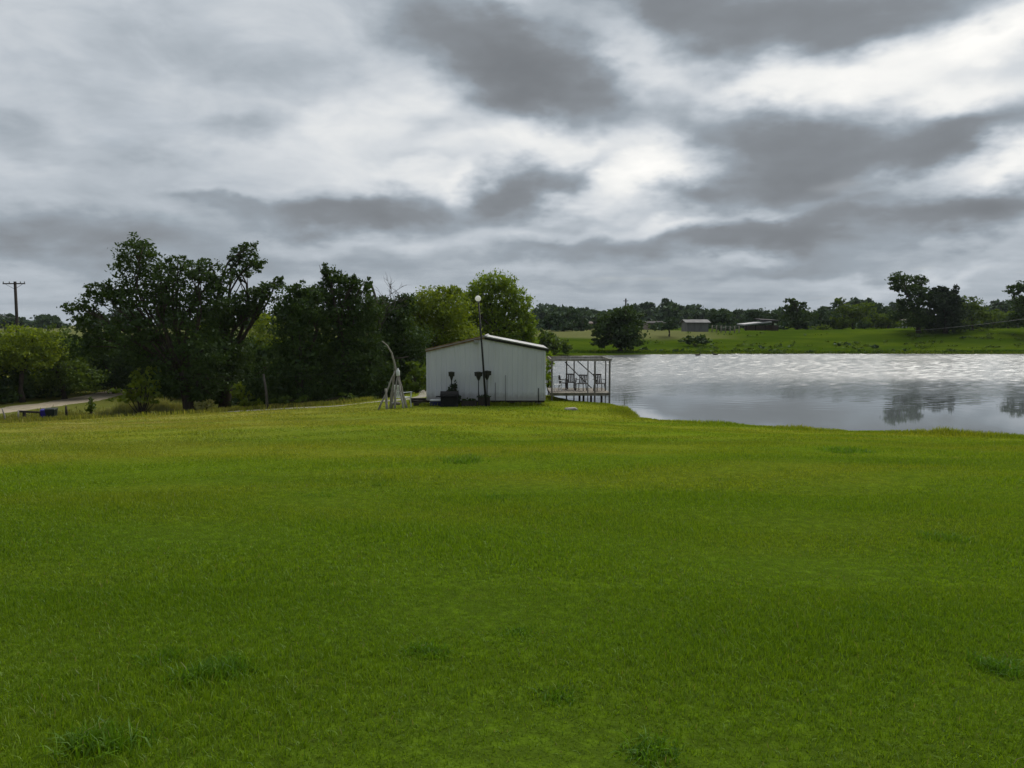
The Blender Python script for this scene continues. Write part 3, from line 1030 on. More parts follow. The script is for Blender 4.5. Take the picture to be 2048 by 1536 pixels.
# ------------------------------------------------------------------ far side of the pond
GF = 'trees across the pond'
tree('leafy_tree', 'dark broad tree on the far shore right of the dock frame, nearest the water', 109,
     [(1252, 628, 34, 18), (1222, 642, 34, 18), (1262, 652, 32, 26), (1235, 665, 46, 26), (1205, 660, 24, 20), (1250, 685, 36, 16), (1205, 684, 22, 12)], 1240, leaf=0.29, dens=2.6, mat='oak', r=0.4, group=GF, core=0.6)
tree('leafy_tree', 'dark bluish tree clump beyond the right end of the shed roof', 150,
     [(1110, 637, 24, 18), (1140, 635, 26, 18), (1095, 655, 24, 22), (1130, 660, 40, 22), (1165, 650, 18, 20)], 1125, leaf=0.39, dens=2.4, mat='far', r=0.35, group=GF, core=0.6)
bush('bush', 'dark green shoreline bush right behind the shed roof corner', 101, [(1115, 685, 24, 16), (1095, 692, 26, 14), (1135, 694, 14, 14), (1090, 675, 16, 20)], 0.36, 2.2, 'mid', 'shoreline bushes', core=0.5)
bush('bush', 'low dark bush below the grey barn on the far bank', 118, [(1390, 680, 22, 8), (1408, 677, 14, 9), (1375, 683, 10, 5)], 0.36, 2.2, 'oak', 'shoreline bushes', core=0.5)
tree('leafy_tree', 'small lone tree with a bare stem in the pale pasture', 128, [(1337, 645, 16, 11), (1328, 653, 12, 9), (1347, 653, 12, 9)], 1338, leaf=0.29, dens=2.2, mat='far', r=0.14, group=GF)
tree('leafy_tree', 'rounded dark tree between the grey barn and the carport', 150, [(1440, 632, 24, 14), (1425, 645, 18, 14), (1455, 645, 22, 14)], 1440, leaf=0.35, dens=2.4, mat='far', r=0.25, group=GF, core=0.6)
tree('leafy_tree', 'dark tree with a small peaked top behind the carport', 152, [(1583, 602, 11, 8), (1592, 612, 18, 13), (1578, 622, 16, 14), (1605, 635, 26, 18), (1575, 642, 24, 14), (1600, 650, 30, 10)], 1592, leaf=0.35, dens=2.3, mat='oak', r=0.25, group=GF, core=0.55)
tree('leafy_tree', 'squat dark tree just right of the peaked tree', 156, [(1638, 628, 18, 14), (1630, 645, 22, 14), (1648, 645, 16, 14)], 1638, leaf=0.35, dens=2.3, mat='far', r=0.22, group=GF, core=0.55)
tree('leafy_tree', 'lighter green broad tree with a tufted left top on the far bank', 150, [(1678, 602, 10, 7), (1690, 618, 22, 16), (1722, 618, 26, 16), (1705, 640, 38, 20), (1680, 645, 22, 14)], 1705, leaf=0.35, dens=2.0, mat='mid', r=0.25, group=GF)
tree('leafy_tree', 'dull green tree left of the tallest far tree', 158, [(1750, 618, 24, 16), (1765, 635, 26, 20), (1738, 645, 24, 14)], 1752, leaf=0.35, dens=2.3, mat='far', r=0.25, group=GF, core=0.5)
bush('bush', 'small rounded green bush by itself on the far bank', 141, [(1640, 654, 16, 7), (1652, 657, 10, 5)], 0.4, 2.0, 'mid', 'shoreline bushes')
tree('oak_tree', 'tallest tree of the far bank with a broad open top', 130, [(1805, 557, 28, 12), (1838, 560, 16, 15), (1790, 572, 20, 12), (1825, 580, 30, 18), (1845, 592, 18, 20), (1822, 612, 26, 22), (1800, 612, 12, 14), (1790, 632, 20, 14), (1835, 640, 32, 22)],
     1836, leaf=0.29, dens=2.2, mat='oak', r=0.34, group=GF, core=0.5)
tree('cedar_tree', 'dense blackish cedar right beside the tallest far tree', 129, [(1880, 582, 20, 10), (1893, 592, 16, 14), (1912, 582, 5, 14), (1875, 605, 28, 20), (1908, 605, 20, 20), (1890, 630, 42, 26), (1885, 652, 48, 16)],
     1888, leaf=0.27, dens=3.0, mat='cedar', r=0.3, group=GF, core=0.7)
tree('leafy_tree', 'lighter green tree touching the right side of the dense cedar', 133, [(1932, 605, 16, 14), (1945, 620, 22, 20), (1935, 645, 24, 16), (1962, 635, 14, 14)], 1942, leaf=0.29, dens=2.0, mat='mid', r=0.22, group=GF)
tree('leafy_tree', 'low rounded tree between the cedar group and the right edge', 145, [(1985, 632, 26, 14), (2005, 645, 22, 12), (1965, 648, 20, 10)], 1985, leaf=0.32, dens=2.2, mat='mid', r=0.2, group=GF)
tree('oak_tree', 'dark tree cut by the right edge of the view', 128, [(2030, 578, 20, 12), (2050, 575, 24, 12), (2045, 600, 28, 16), (2060, 625, 40, 24), (2030, 645, 26, 12), (2100, 600, 40, 40)], 2052, leaf=0.29, dens=2.3, mat='oak', r=0.3, group=GF, core=0.5)

for i, (cx_, cy_, wv, D, mt, lab) in enumerate((
        (1510, 634, 24, 165, 'far', 'low dark tree directly behind the carport'),
        (1545, 634, 24, 172, 'far', 'low tree filling the gap between the carport and the peaked tree'),
        (1665, 640, 22, 158, 'far', 'small dark tree left of the lighter green broad tree'),
        (1775, 640, 24, 150, 'mid', 'green tree low between the dull tree and the tallest far tree'),
        (2015, 640, 26, 150, 'mid', 'green tree just left of the tree cut by the right edge'),
        (1620, 640, 20, 168, 'far', 'dim tree between the peaked tree and the squat dark tree'))):
    tree('leafy_tree', lab, D, [(cx_, cy_ - 4, wv, 13), (cx_ - wv * .6, cy_ + 9, wv * .7, 11), (cx_ + wv * .6, cy_ + 9, wv * .7, 11)], cx_, leaf=0.36, dens=2.4, mat=mt, r=0.2, group=GF, core=0.5)

# the wood on the skyline
prof = [(1060, 628), (1085, 618), (1110, 615), (1140, 616), (1165, 621), (1185, 626), (1215, 623), (1245, 620), (1280, 612), (1310, 609), (1345, 608), (1375, 612), (1392, 622),
        (1420, 624), (1450, 622), (1480, 621), (1510, 622), (1530, 630), (1560, 622), (1600, 622), (1640, 622), (1680, 612), (1720, 600), (1750, 602), (1790, 612), (1840, 620),
        (1900, 618), (1950, 612), (1980, 612), (2010, 606), (2050, 600), (2100, 605), (2160, 606), (2230, 600), (2300, 606), (2380, 602),
        (980, 615), (900, 620), (820, 618), (740, 615), (660, 620), (580, 618), (500, 620), (420, 616), (340, 620), (260, 622), (180, 628), (100, 632), (20, 628), (-60, 625), (-140, 622), (-240, 622)]
blobs = []
for x0, y0 in prof:
    y0 -= 7
    for k in range(3):
        D = random.uniform(250, 340)
        hh = (660 - y0)
        cx = x0 + random.uniform(-14, 14)
        top = y0 + random.uniform(-1, 5) + k * 5
        blobs += px_blobs([(cx, top + 10, random.uniform(16, 26), 10), (cx + random.uniform(-8, 8), top + 24, 26, 14), (cx, 643, 27, 10), (cx, 653, 28, 9)], D)
V = leaf_cloud(blobs, 3.4, 1.0, 0.2, 0.6)
o = quads_mesh('distant_wood', V, L['far'])
tag(o, 'dark wood forming the skyline far beyond the pond', 'wood', kind='stuff')

# scrub low on the far bank
blobs = []
for i in range(60):
    xx = random.uniform(1290, 2150)
    D = random.uniform(142, 185)
    q_ = P(xx, 655, D)
    blobs.append(((q_.x, D, H(q_.x, D) + .7), random.uniform(1, 2.6), 1.2, random.uniform(.7, 1.5)))
for i in range(26):
    D = 107.6 + 22 * random.random() ** 1.5
    xx = random.uniform(1290, 2150)
    q_ = P(xx, 655, D)
    blobs.append(((q_.x, D, H(q_.x, D) + .08), random.uniform(.4, 1.5), .6, random.uniform(.15, .4)))
V = leaf_cloud(blobs, 2.0, 0.5, 0.2, 0.6)
tag(quads_mesh('scrub', V, L['far']), 'dark scrub along the foot of the far trees', 'scrub', kind='stuff')


blobs = []
for i in range(110):
    D = 107.8 + 26 * random.random() ** 1.3
    xx = random.uniform(1290, 2150)
    q_ = P(xx, 655, D)
    blobs.append(((q_.x, D, H(q_.x, D) + .05), random.uniform(.5, 2.4), random.uniform(.4, .9), random.uniform(.12, .42)))
V = leaf_cloud(blobs, 1.5, 0.26, 0.2, 0.3)
tag(quads_mesh('bank_weeds', V, L['mid']), 'rough green weeds scattered over the far bank', 'weeds', kind='stuff')


def house(name, label, px0, px1, eave, ridge, D, wall, roof, depth=7.0, cat='house', group=None, door=True, skew=0.0):
    a, b = P(px0, eave, D), P(px1, eave, D)
    cx = (a.x + b.x) / 2
    zb = H(cx, D)
    wd = b.x - a.x
    hw = max(a.z - zb, 1.6)
    hr = max(P(px0, ridge, D).z - zb, hw + 0.5)
    root = empty(name, (cx, D, zb), label, cat, group, skew)
    mb = MB()
    mb.box((0, depth / 2, hw / 2 - 0.2), (wd, depth, hw + 0.4))
    mb.add([(-wd / 2, 0, hw), (-wd / 2, depth, hw), (-wd / 2, depth / 2, hr - 0.1), (wd / 2, 0, hw), (wd / 2, depth, hw), (wd / 2, depth / 2, hr - 0.1)], [(0, 2, 1), (3, 4, 5)])
    mb.build('wall', wall, root)
    e = 0.35
    mb = MB()
    t = 0.12
    for s in (0, 1):
        y0, y1 = (-e, depth / 2) if s == 0 else (depth + e, depth / 2)
        z0 = hw - e * (hr - hw) / (depth / 2) + 0.03
        vs = [(-wd / 2 - e, y0, z0), (wd / 2 + e, y0, z0), (wd / 2 + e, y1, hr), (-wd / 2 - e, y1, hr)]
        vs += [(x, y, z + t) for x, y, z in vs]
        mb.add(vs, [(0, 1, 2, 3), (4, 5, 6, 7), (0, 1, 5, 4), (1, 2, 6, 5), (2, 3, 7, 6), (3, 0, 4, 7)])
    mb.build('roof', roof, root)
    if door:
        mb = MB()
        mb.box((wd * 0.18, -0.02, 1.0), (0.9, 0.05, 2.0))
        mb.build('door', M['darkwood'], root)
        for k in (-0.3, 0.36):
            mb = MB()
            mb.box((wd * k, -0.02, hw * 0.6), (0.9, 0.05, 0.8))
            mb.build('window', M['glass'], root)
    return root


GH = 'buildings across the pond'
house('farm_house', 'low house with a brownish roof seen left of the dark shore tree', 1146, 1184, 664, 655, 200, M['tanwall'], M['shingle'], 8, group=GH)
house('farm_house', 'low dark roofed house right of the dark shore tree in the pasture', 1296, 1332, 661, 654, 205, M['tanwall'], M['darkshingle'], 8, group=GH)
house('barn', 'small grey board barn with a pale roof over the dark bush', 1374, 1417, 655, 649, 137, M['greywall'], M['greyroof'], 4.5, 'barn', GH, door=False)
house('farm_house', 'white house end showing under the tallest far tree', 1804, 1814, 650, 638, 165, M['whitewall'], M['shingle'], 7, group=GH, door=False)

# carport
def carport():
    D = 141
    a, b = P(1492, 655, D), P(1556, 655, D)
    cx = (a.x + b.x) / 2
    zb = H(cx, D)
    wd = b.x - a.x
    root = empty('carport', (cx, D, zb), 'open carport with a pale tilted sheet roof on the far bank', 'carport', GH)
    zl, zr = P(0, 651, D).z - zb, P(0, 645, D).z - zb
    mb = MB()
    vs = [(-wd / 2 - .4, -.4, zl), (wd * .28, -.4, zr), (wd * .28, 4.5, zr + 0.1), (-wd / 2 - .4, 4.5, zl + 0.1)]
    vs += [(x, y, z + .22) for x, y, z in vs]
    mb.add(vs, [(3, 2, 1, 0), (4, 5, 6, 7), (0, 1, 5, 4), (1, 2, 6, 5), (2, 3, 7, 6), (3, 0, 4, 7)])
    mb.build('roof', M['roofwhite'], root)
    mb = MB()
    mb.box((wd * .1, 4.4, zl / 2), (wd * .85, .12, zl))
    mb.box((wd * .5, 2.2, zl / 2), (.12, 4.4, zl))
    mb.build('wall', M['tanwall'], root)
    mb = MB()
    vs = [(wd * .02, 0.2, zr + .32), (wd / 2 + .4, 0.2, zr + .2), (wd / 2 + .4, 4.8, zr + .4), (wd * .02, 4.8, zr + .6)]
    vs += [(x, y, z + .2) for x, y, z in vs]
    mb.add(vs, [(3, 2, 1, 0), (4, 5, 6, 7), (0, 1, 5, 4), (1, 2, 6, 5), (2, 3, 7, 6), (3, 0, 4, 7)])
    mb.build('back_roof', M['darkshingle'], root)
    for x in (-wd / 2, -wd * .2, wd * .1, wd / 2):
        mb = MB()
        mb.box((x, 0, zl / 2 - .05), (.14, .14, zl + .1))
        mb.build('post', M['darkwood'], root)
carport()

# pasture fence
def pasture_fence():
    D = 133
    root = empty('pasture_fence', (P(1440, 660, D).x, D, H(P(1440, 660, D).x, D)), 'post and wire fence crossing the pasture beside the grey barn', 'fence')
    o = root.location.copy()
    xs = [P(x, 660, D).x for x in range(1424, 1486, 9)]
    for x in xs:
        mb = MB()
        z = H(x, D) - o.z
        mb.tube([(x - o.x, 0, z - .2), (x - o.x + .02, 0, z + 1.25)], [.09, .07], 6)
        mb.build('post', M['wood'], root)
    for hgt in (.5, .85, 1.15):
        mb = MB()
        mb.tube([(x - o.x, -.09, H(x, D) - o.z + hgt) for x in xs], .012, 4)
        mb.build('wire', M['wire'], root)
pasture_fence()

# ------------------------------------------------------------------ shed
SD = 36.5
def shed():
    x0, x1 = P(854.5, 750, SD).x, P(1089.5, 750, SD).x
    ze_l, ze_r = P(0, 701.5, SD).z, P(0, 697, SD).z
    zr, xr = P(0, 674.5, SD).z, P(969, 680, SD).x
    zb = P(0, 801, SD).z
    dep = 5.6
    gz = H((x0 + x1) / 2, SD)
    cx = (x0 + x1) / 2
    root = empty('shed', (cx, SD, gz), 'white metal shed with a low gable roof at the edge of the pond', 'shed')
    o = root.location.copy()

    def ztop(x):
        return ze_l + (zr - ze_l) * (x - x0) / (xr - x0) if x < xr else zr + (ze_r - zr) * (x - xr) / (x1 - xr)
    # ribbed gable wall: profile columns from sill to roofline
    cols = []
    x = x0
    k = 0
    pitch = 0.229
    while x < x1 - 1e-4:
        for dx, dy in ((0, 0), (pitch - 0.075, 0), (pitch - 0.055, -0.020), (pitch - 0.020, -0.020)):
            if x + dx < x1:
                cols.append((x + dx, dy))
        x += pitch
    cols.append((x1, 0))
    mb = MB()
    for yb, sg in ((0.0, 1), (dep, -1)):
        vs, fs = [], []
        for cxx, dy in cols:
            vs += [(cxx - o.x, yb + sg * dy, zb - o.z), (cxx - o.x, yb + sg * dy, ztop(cxx) - o.z)]
        for i in range(len(cols) - 1):
            a = 2 * i
            fs.append((a, a + 2, a + 3, a + 1) if sg == 1 else (a, a + 1, a + 3, a + 2))
        mb.add(vs, fs)
    ys = np.arange(0, dep + 1e-6, dep / 24)
    for xx, zt in ((x0, ze_l), (x1, ze_r)):
        s = -1 if xx == x0 else 1
        vs, fs = [], []
        for i, yy in enumerate(np.arange(0, dep + 1e-6, dep / 96)):
            dx = s * (0.02 if i % 4 == 2 else 0)
            vs += [(xx - o.x + dx, yy, zb - o.z), (xx - o.x + dx, yy, zt - o.z)]
        for i in range(len(vs) // 2 - 1):
            a = 2 * i
            fs.append((a, a + 2, a + 3, a + 1))
        mb.add(vs, fs)
    mb.build('wall', M['siding'], root)
    # corrugated roof slopes
    for side, (xa, za, xb, zb_) in enumerate(((xr, zr, x0 - .07, ze_l - .01), (xr, zr, x1 + .17, ze_r - .045))):
        mb = MB()
        vs, fs = [], []
        m = 64
        for i in range(m + 1):
            yy = -.12 + (dep + .24) * i / m
            dz = .026 + .018 * math.cos(i * math.pi / 2)
            for xx, zz in ((xa, za), (xb, zb_)):
                vs.append((xx - o.x, yy, zz - o.z + dz))
        lo = len(vs)
        vs += [(x, y, z - .03) for x, y, z in vs]
        for i in range(m):
            a = 2 * i
            fs += [(a, a + 1, a + 3, a + 2), (a + lo, a + 2 + lo, a + 3 + lo, a + 1 + lo), (a + 1, a + 1 + lo, a + 3 + lo, a + 3)]
        fs += [(0, lo, lo + 1, 1)]
        mb.add(vs, fs)
        mb.build('roof', M['galv'], root)
    # ridge cap
    mb = MB()
    mb.tube([(xr - o.x, -.15, zr - o.z + .05), (xr - o.x, dep + .15, zr - o.z + .05)], .055, 8)
    mb.build('ridge_cap', M['galv'], root)
    # rake boards under the roof edge
    for (xa, za, xb, zb_, mt, hh, up) in ((x0 - .06, ze_l, xr, zr, 'rust', .15, .015), (xr, zr, x1 + .15, ze_r - .03, 'darksteel', .10, -.05)):
        mb = MB()
        a, b = Vector((xa - o.x, -.055, za - o.z + up)), Vector((xb - o.x, -.055, zb_ - o.z + up))
        d = b - a
        mb.box((a + b) / 2, (d.length, .05, hh), M=Matrix.Rotation(-math.atan2(d.z, d.x), 3, 'Y'))
        mb.build('rake_board', M[mt], root)
    # bright metal edge on the right slope
    mb = MB()
    a, b = Vector((xr - o.x + .05, -.10, zr - o.z + .045)), Vector((x1 + .17 - o.x, -.10, ze_r - o.z + .0))
    d = b - a
    mb.box((a + b) / 2, (d.length, .07, .032), M=Matrix.Rotation(-math.atan2(d.z, d.x), 3, 'Y'))
    mb.build('drip_edge', M['roofwhite'], root)
    # corner trims, base trim
    for xx in (x0, x1):
        mb = MB()
        mb.box((xx - o.x, -.012, (zb + min(ze_l, ze_r)) / 2 - o.z - .01), (.085, .03, min(ze_l, ze_r) - zb - .06))
        mb.build('corner_trim', M['siding'], root)
    mb = MB()
    mb.box(((x0 + x1) / 2 - o.x, -.03, zb - o.z + .03), (x1 - x0 - .1, .02, .05))
    mb.build('base_trim', M['siding'], root)
    # floor frame: rim joist, skids and block piers
    mb = MB()
    mb.box(((x0 + x1) / 2 - o.x, dep / 2, zb - o.z - .05), (x1 - x0 - .02, dep - .02, .09))
    mb.build('floor_frame', M['darkwood'], root)
    for fx in (.06, .36, .64, .95):
        xx = x0 + (x1 - x0) * fx
        for yy in (.35, dep / 2, dep - .35):
            zz = H(xx, SD + yy)
            mb = MB()
            top = zb - .096 - o.z
            bot = min(zz - o.z - .1, top - .1)
            mb.box((xx - o.x, yy, (top + bot) / 2), (.2, .4, top - bot))
            mb.build('pier', M['concrete'], root)
    # flood lamp under the peak, conduit pipes up the wall
    mb = MB()
    lx = P(953, 683, SD).x - o.x
    lz = P(953, 683, SD).z - o.z
    mb.box((lx, -.10, lz), (.22, .14, .13))
    mb.box((lx + .02, -.02, lz + .05), (.08, .06, .08))
    mb.build('flood_lamp', M['galv'], root)
    for px, top, rr in ((991, 765, .014), (1011, 750, .012), (1077, 776, .02)):
        xx = P(px, 750, SD).x - o.x
        mb = MB()
        mb.tube([(xx, -.05, zb - o.z - .05), (xx, -.05, P(0, top, SD).z - o.z)], rr, 6)
        mb.build('conduit', M['wire'] if px != 1077 else M['darksteel'], root)
    return root
shed()

# yard lamp
def yard_lamp():
    D = 35.6
    b, t = P(973, 812, D), P(957, 604, D)
    b.z = H(b.x, D)
    root = empty('yard_lamp', b, 'tall thin leaning yard lamp with a white globe in front of the shed', 'lamp')
    d = t - b
    mb = MB()
    mb.tube([Vector((0, 0, -.3)), d * .5, d], [.055, .045, .035], 8)
    mb.build('pole', M['darksteel'], root)
    g = P(956, 597, D) - b
    mb = MB()
    R = .135
    mb.lathe(g, [(R * math.sin(math.pi * i / 12) + 1e-4, -R * math.cos(math.pi * i / 12)) for i in range(13)], 16)
    mb.build('globe', M['globe'], root)
    mb = MB()
    mb.lathe(g - Vector((0, 0, .20)), [(.001, 0), (.045, 0), (.06, .09), (.001, .09)], 12)
    mb.build('hood', M['galv'], root)
yard_lamp()

# garden torches
def torch_proto(hgt):
    root = empty('garden_torch', (0, 0, 0), '', 'torch', 'garden torches in front of the shed')
    mb = MB()
    mb.tube([(0, 0, -.25), (0, 0, hgt - .42)], [.028, .024], 8)
    mb.build('pole', M['darksteel'], root)
    mb = MB()
    n = 4
    c = []
    for wv, z in ((.028, hgt - .46), (.09, hgt - .24), (.135, hgt - .235), (.145, hgt - .03), (.03, hgt + .0)):
        c.append([(wv * sx_, wv * sy_, z) for sx_, sy_ in ((-1, -1), (1, -1), (1, 1), (-1, 1))])
    vs = sum(c, [])
    fs = []
    for i in range(len(c) - 1):
        for k in range(4):
            fs.append((i * 4 + k, i * 4 + (k + 1) % 4, (i + 1) * 4 + (k + 1) % 4, (i + 1) * 4 + k))
    fs.append((16, 17, 18, 19))
    mb.add(vs, fs)
    mb.build('torch_head', M['copper'], root)
    return root
tp = torch_proto(1.75)
for i, (px, D, sc, rz, lab) in enumerate(((903, 36.0, 1.0, .1, 'dark square headed torch rising out of the shrub beside the black grill'),
                                       (957, 35.8, 1.0, .5, 'dark square headed torch on a bare pole left of the lamp pole'),
                                       (974, 36.1, 1.02, .8, 'dark torch just right of the lamp pole, partly crossing it'))):
    t = tp if i == 0 else copy_tree(tp)
    x = P(px, 750, D).x
    t.location = (x, D, H(x, D))
    want = P(0, 743 if i != 2 else 741, D).z - H(x, D)
    t.scale = (sc, sc, want / 1.75)
    t.rotation_euler = (0, 0, rz)
    t['label'] = lab

# black covered grill
def grill():
    D = 35.5
    x0, x1 = P(880, 800, D).x, P(918, 800, D).x
    cx, wd = (x0 + x1) / 2, x1 - x0
    gz = H(cx, D)
    ht = P(0, 783, D).z - gz
    root = empty('grill', (cx, D, gz), 'black barbecue grill with a rounded lid standing against the shed', 'grill')
    mb = MB()
    mb.box((0, 0, ht * .33), (wd * .9, .5, ht * .66))
    mb.build('cabinet', M['black'], root, .02)
    mb = MB()
    vs, fs = [], []
    prof = [(math.cos(a) * .29, ht * .68 + math.sin(a) * (ht * .34)) for a in np.linspace(0, math.pi, 13)]
    for xx in (-wd * .46, wd * .46):
        vs += [(xx, y, z) for y, z in prof]
    k = len(prof)
    for i in range(k - 1):
        fs.append((i, i + 1, i + 1 + k, i + k))
    fs += [tuple(range(k)), tuple(range(2 * k - 1, k - 1, -1))]
    mb.add(vs, fs)
    mb.build('lid', M['black'], root, .015)
    mb = MB()
    mb.tube([(-wd * .3, -.36, ht * .78), (wd * .3, -.36, ht * .78)], .014, 8)
    for s in (-1, 1):
        mb.tube([(wd * .26 * s, -.28, ht * .78), (wd * .26 * s, -.36, ht * .78)], .01, 6)
    mb.build('handle', M['darksteel'], root)
    mb = MB()
    mb.box((-wd * .58, 0, ht * .66), (wd * .24, .42, .035))
    mb.build('side_shelf', M['black'], root)
    for sx_ in (-1, 1):
        mb = MB()
        mb.tube([(wd * .38 * sx_, -.27, .08), (wd * .38 * sx_, -.32, .08)], .08, 12)
        mb.build('wheel', M['darksteel'], root)
grill()
bush('bush', 'dark upright shrub behind the black grill', 36.05, [(908, 785, 9, 20), (898, 788, 9, 13), (915, 800, 8, 14), (911, 770, 4, 10)], 0.07, 2.2, 'cedar', 'plants along the shed front')

# planters with low plants along the wall
for i, (px, wpx, h, lab) in enumerate(((938, 30, .26, 'long dark planter of low plants right of the black grill'), (968, 24, .42, 'dark planter box at the foot of the lamp pole'))):
    D = 35.85 if i == 0 else 35.95
    c = P(px, 800, D)
    gz = H(c.x, D)
    wd = wpx * D / F
    root = empty('planter', (c.x, D, gz), lab, 'planter', 'planters along the shed front')
    mb = MB()
    t = .03
    dp = .34
    mb.box((0, -dp / 2 + t / 2, h / 2), (wd, t, h))
    mb.box((0, dp / 2 - t / 2, h / 2), (wd, t, h))
    mb.box((-wd / 2 + t / 2, 0, h / 2), (t, dp - 2 * t - .004, h - .01))
    mb.box((wd / 2 - t / 2, 0, h / 2), (t, dp - 2 * t - .004, h - .01))
    mb.box((0, 0, h - .06), (wd - 2 * t - .004, dp - 2 * t - .004, .03))
    mb.build('planter_box', M['darkwood'], root)
    bl = [((x, 0, h + .02), .14, .14, .09) for x in np.linspace(-wd / 2 + .1, wd / 2 - .1, 4)]
    bl = [((c.x + q[0][0], D, gz + q[0][2]), *q[1:]) for q in bl]
    V = leaf_cloud(bl, 1.3, .06) - np.array([c.x, D, gz])
    quads_mesh('plants', V, L['oak'], root)

# cooler under the left corner
def cooler():
    D = 36.2
    x0, x1 = P(861, 810, D).x, P(886, 810, D).x
    cx, wd = (x0 + x1) / 2, x1 - x0
    gz = H(cx, D)
    root = empty('cooler', (cx, D, gz), 'navy blue cooler with a white lid left of the black grill', 'cooler')
    mb = MB()
    mb.box((0, 0, .115), (wd, .36, .23))
    mb.build('cooler_body', M['bluecool'], root, .02)
    mb = MB()
    mb.box((0, 0, .265), (wd + .03, .39, .06))
    mb.build('lid', M['white'], root, .015)
    for s in (-1, 1):
        mb = MB()
        mb.box((s * (wd / 2 + .02), 0, .16), (.03, .14, .03))
        mb.build('handle', M['white'], root)
cooler()

# lumber lying left of the shed
for i, (a, b, lab) in enumerate((((818, 803), (858, 800), 'dark plank lying on the grass left of the shed, nearer the wall'),
                                 ((826, 808), (850, 811), 'short dark board on the grass in front of the shed corner'))):
    D = 38.5 if i == 0 else 36.6
    pa, pb = P(a[0], a[1], D), P(b[0], b[1], D + .4)
    cx, cy = (pa.x + pb.x) / 2, (pa.y + pb.y) / 2
    mb = MB()
    ln = pb.x - pa.x
    mb.box((0, 0, .07), (ln, .22, .14))
    mb.box((.05, .26, .05), (ln * .9, .18, .1))
    mb.box((-.03, .1, .19), (ln * .8, .2, .09))
    o = mb.build('lumber_pile', M['darkwood'], None, .01)
    o.location = (cx, cy, H(cx, cy))
    o.rotation_euler = (0, 0, .05)
    tag(o, lab, 'lumber')

# stakes by the wall
for px, top, lab in ((987, 790, 'thin dark stake right of the planters'), (1077, 775, 'thin dark stake near the right corner of the shed')):
    pass

# ------------------------------------------------------------------ weathered log frame
def log_frame():
    D = 34.4
    c = P(792, 830, D)
    gz = H(c.x, D)
    root = empty('log_frame', (c.x, D, gz), 'bundle of weathered leaning poles with a tall curved branch on top', 'log frame')
    o = root.location.copy()

    def pt(px, py, dd=0.0):
        return P(px, py, D + dd) - o

    def foot(px, dd):
        q = P(px, 830, D + dd)
        return Vector((q.x - o.x, dd, H(q.x, D + dd) - .05 - o.z))
    specs = [  # foot px, depth, top px, top py, top depth, r
        (757, -.5, 793, 740, 0, .040), (775, -.75, 771, 777, -.55, .058), (782, .1, 789, 742, .0, .050), (788, -.5, 795, 748, 0, .042),
        (808, -.6, 794, 742, 0, .042), (813, .0, 797, 748, .05, .038), (815, .6, 800, 770, .3, .045), (779, .7, 790, 745, .1, .04)]
    for f, dd, tx, ty, td, r in specs:
        mb = MB()
        mb.tube(limb_path(foot(f, dd), pt(tx, ty, td), .006, 5), [r * 1.15, r * 1.05, r, r * .95, r * .9, r * .85], 8, jitter=.06)
        mb.build('pole', M['drift'], root)
    mb = MB()
    pts = [(795, 752), (791, 737), (789, 726), (785.5, 714), (783.5, 706), (778, 697), (775, 691), (768, 685), (764, 682)]
    mb.tube([pt(px, py, .02) for px, py in pts], [.050, .052, .042, .046, .037, .038, .028, .026, .016], 9, jitter=.06)
    mb.build('curved_branch', M['drift'], root)
    mb = MB()
    mb.tube([pt(785, 716), pt(800, 716.5, .2), pt(817, 713.5, .35)], [.03, .028, .02], 6)
    mb.build('cross_branch', M['darkwood'], root)
    mb = MB()
    mb.tube([pt(783, 808, -.3), pt(790, 806, -.2), pt(799, 807, .0)], [.07, .08, .07], 8, jitter=.05)
    mb.build('cross_log', M['drift'], root)
    # pale jug tied at the top
    b = pt(796, 744, -.08)
    mb = MB()
    mb.lathe(b - Vector((0, 0, .17)), [(.001, 0), (.075, .0), (.085, .03), (.085, .2), (.05, .27), (.03, .30), (.03, .34), (.001, .34)], 14)
    jug = mb.build('hanging_jug', M['white'], None)
    jug.location = o
    tag(jug, 'white jug tied where the poles meet', 'jug')
log_frame()

# ------------------------------------------------------------------ chairs
def chair_proto(name, mat, label, cat='chair', group=None, hgt=.92):
    root = empty(name, (0, 0, 0), label, cat, group)
    mb = MB()
    mb.box((0, 0, .42), (.50, .48, .035))
    mb.build('seat', mat, root, .012)
    mb = MB()
    Mx = Matrix.Rotation(math.radians(-12), 3, 'X')
    for k in range(5):
        mb.box((-.2 + .1 * k, .27, .66), (.062, .022, .50), M=Mx)
    mb.box((0, .322, .90), (.50, .028, .07), M=Mx)
    mb.build('backrest', mat, root, .008)
    for sx_ in (-1, 1):
        for y0, y1 in ((-.2, -.24), (.2, .25)):
            mb = MB()
            mb.bar((.22 * sx_, y0, .41), (.25 * sx_, y1, 0), .042)
            mb.build('leg', mat, root)
        mb = MB()
        mb.box((.27 * sx_, .0, .64), (.055, .52, .028))
        mb.bar((.27 * sx_, -.2, .42), (.27 * sx_, -.22, .63), .035)
        mb.build('armrest', mat, root)
    return root
wc = chair_proto('garden_chair', M['white'], 'white plastic chair on the grass behind the log frame')
x = P(806, 790, 35.6).x
wc.location = (x, 35.6, H(x, 35.6))
wc.rotation_euler = (0, 0, 2.5)
wc.scale = (1.1, 1.1, 1.15)

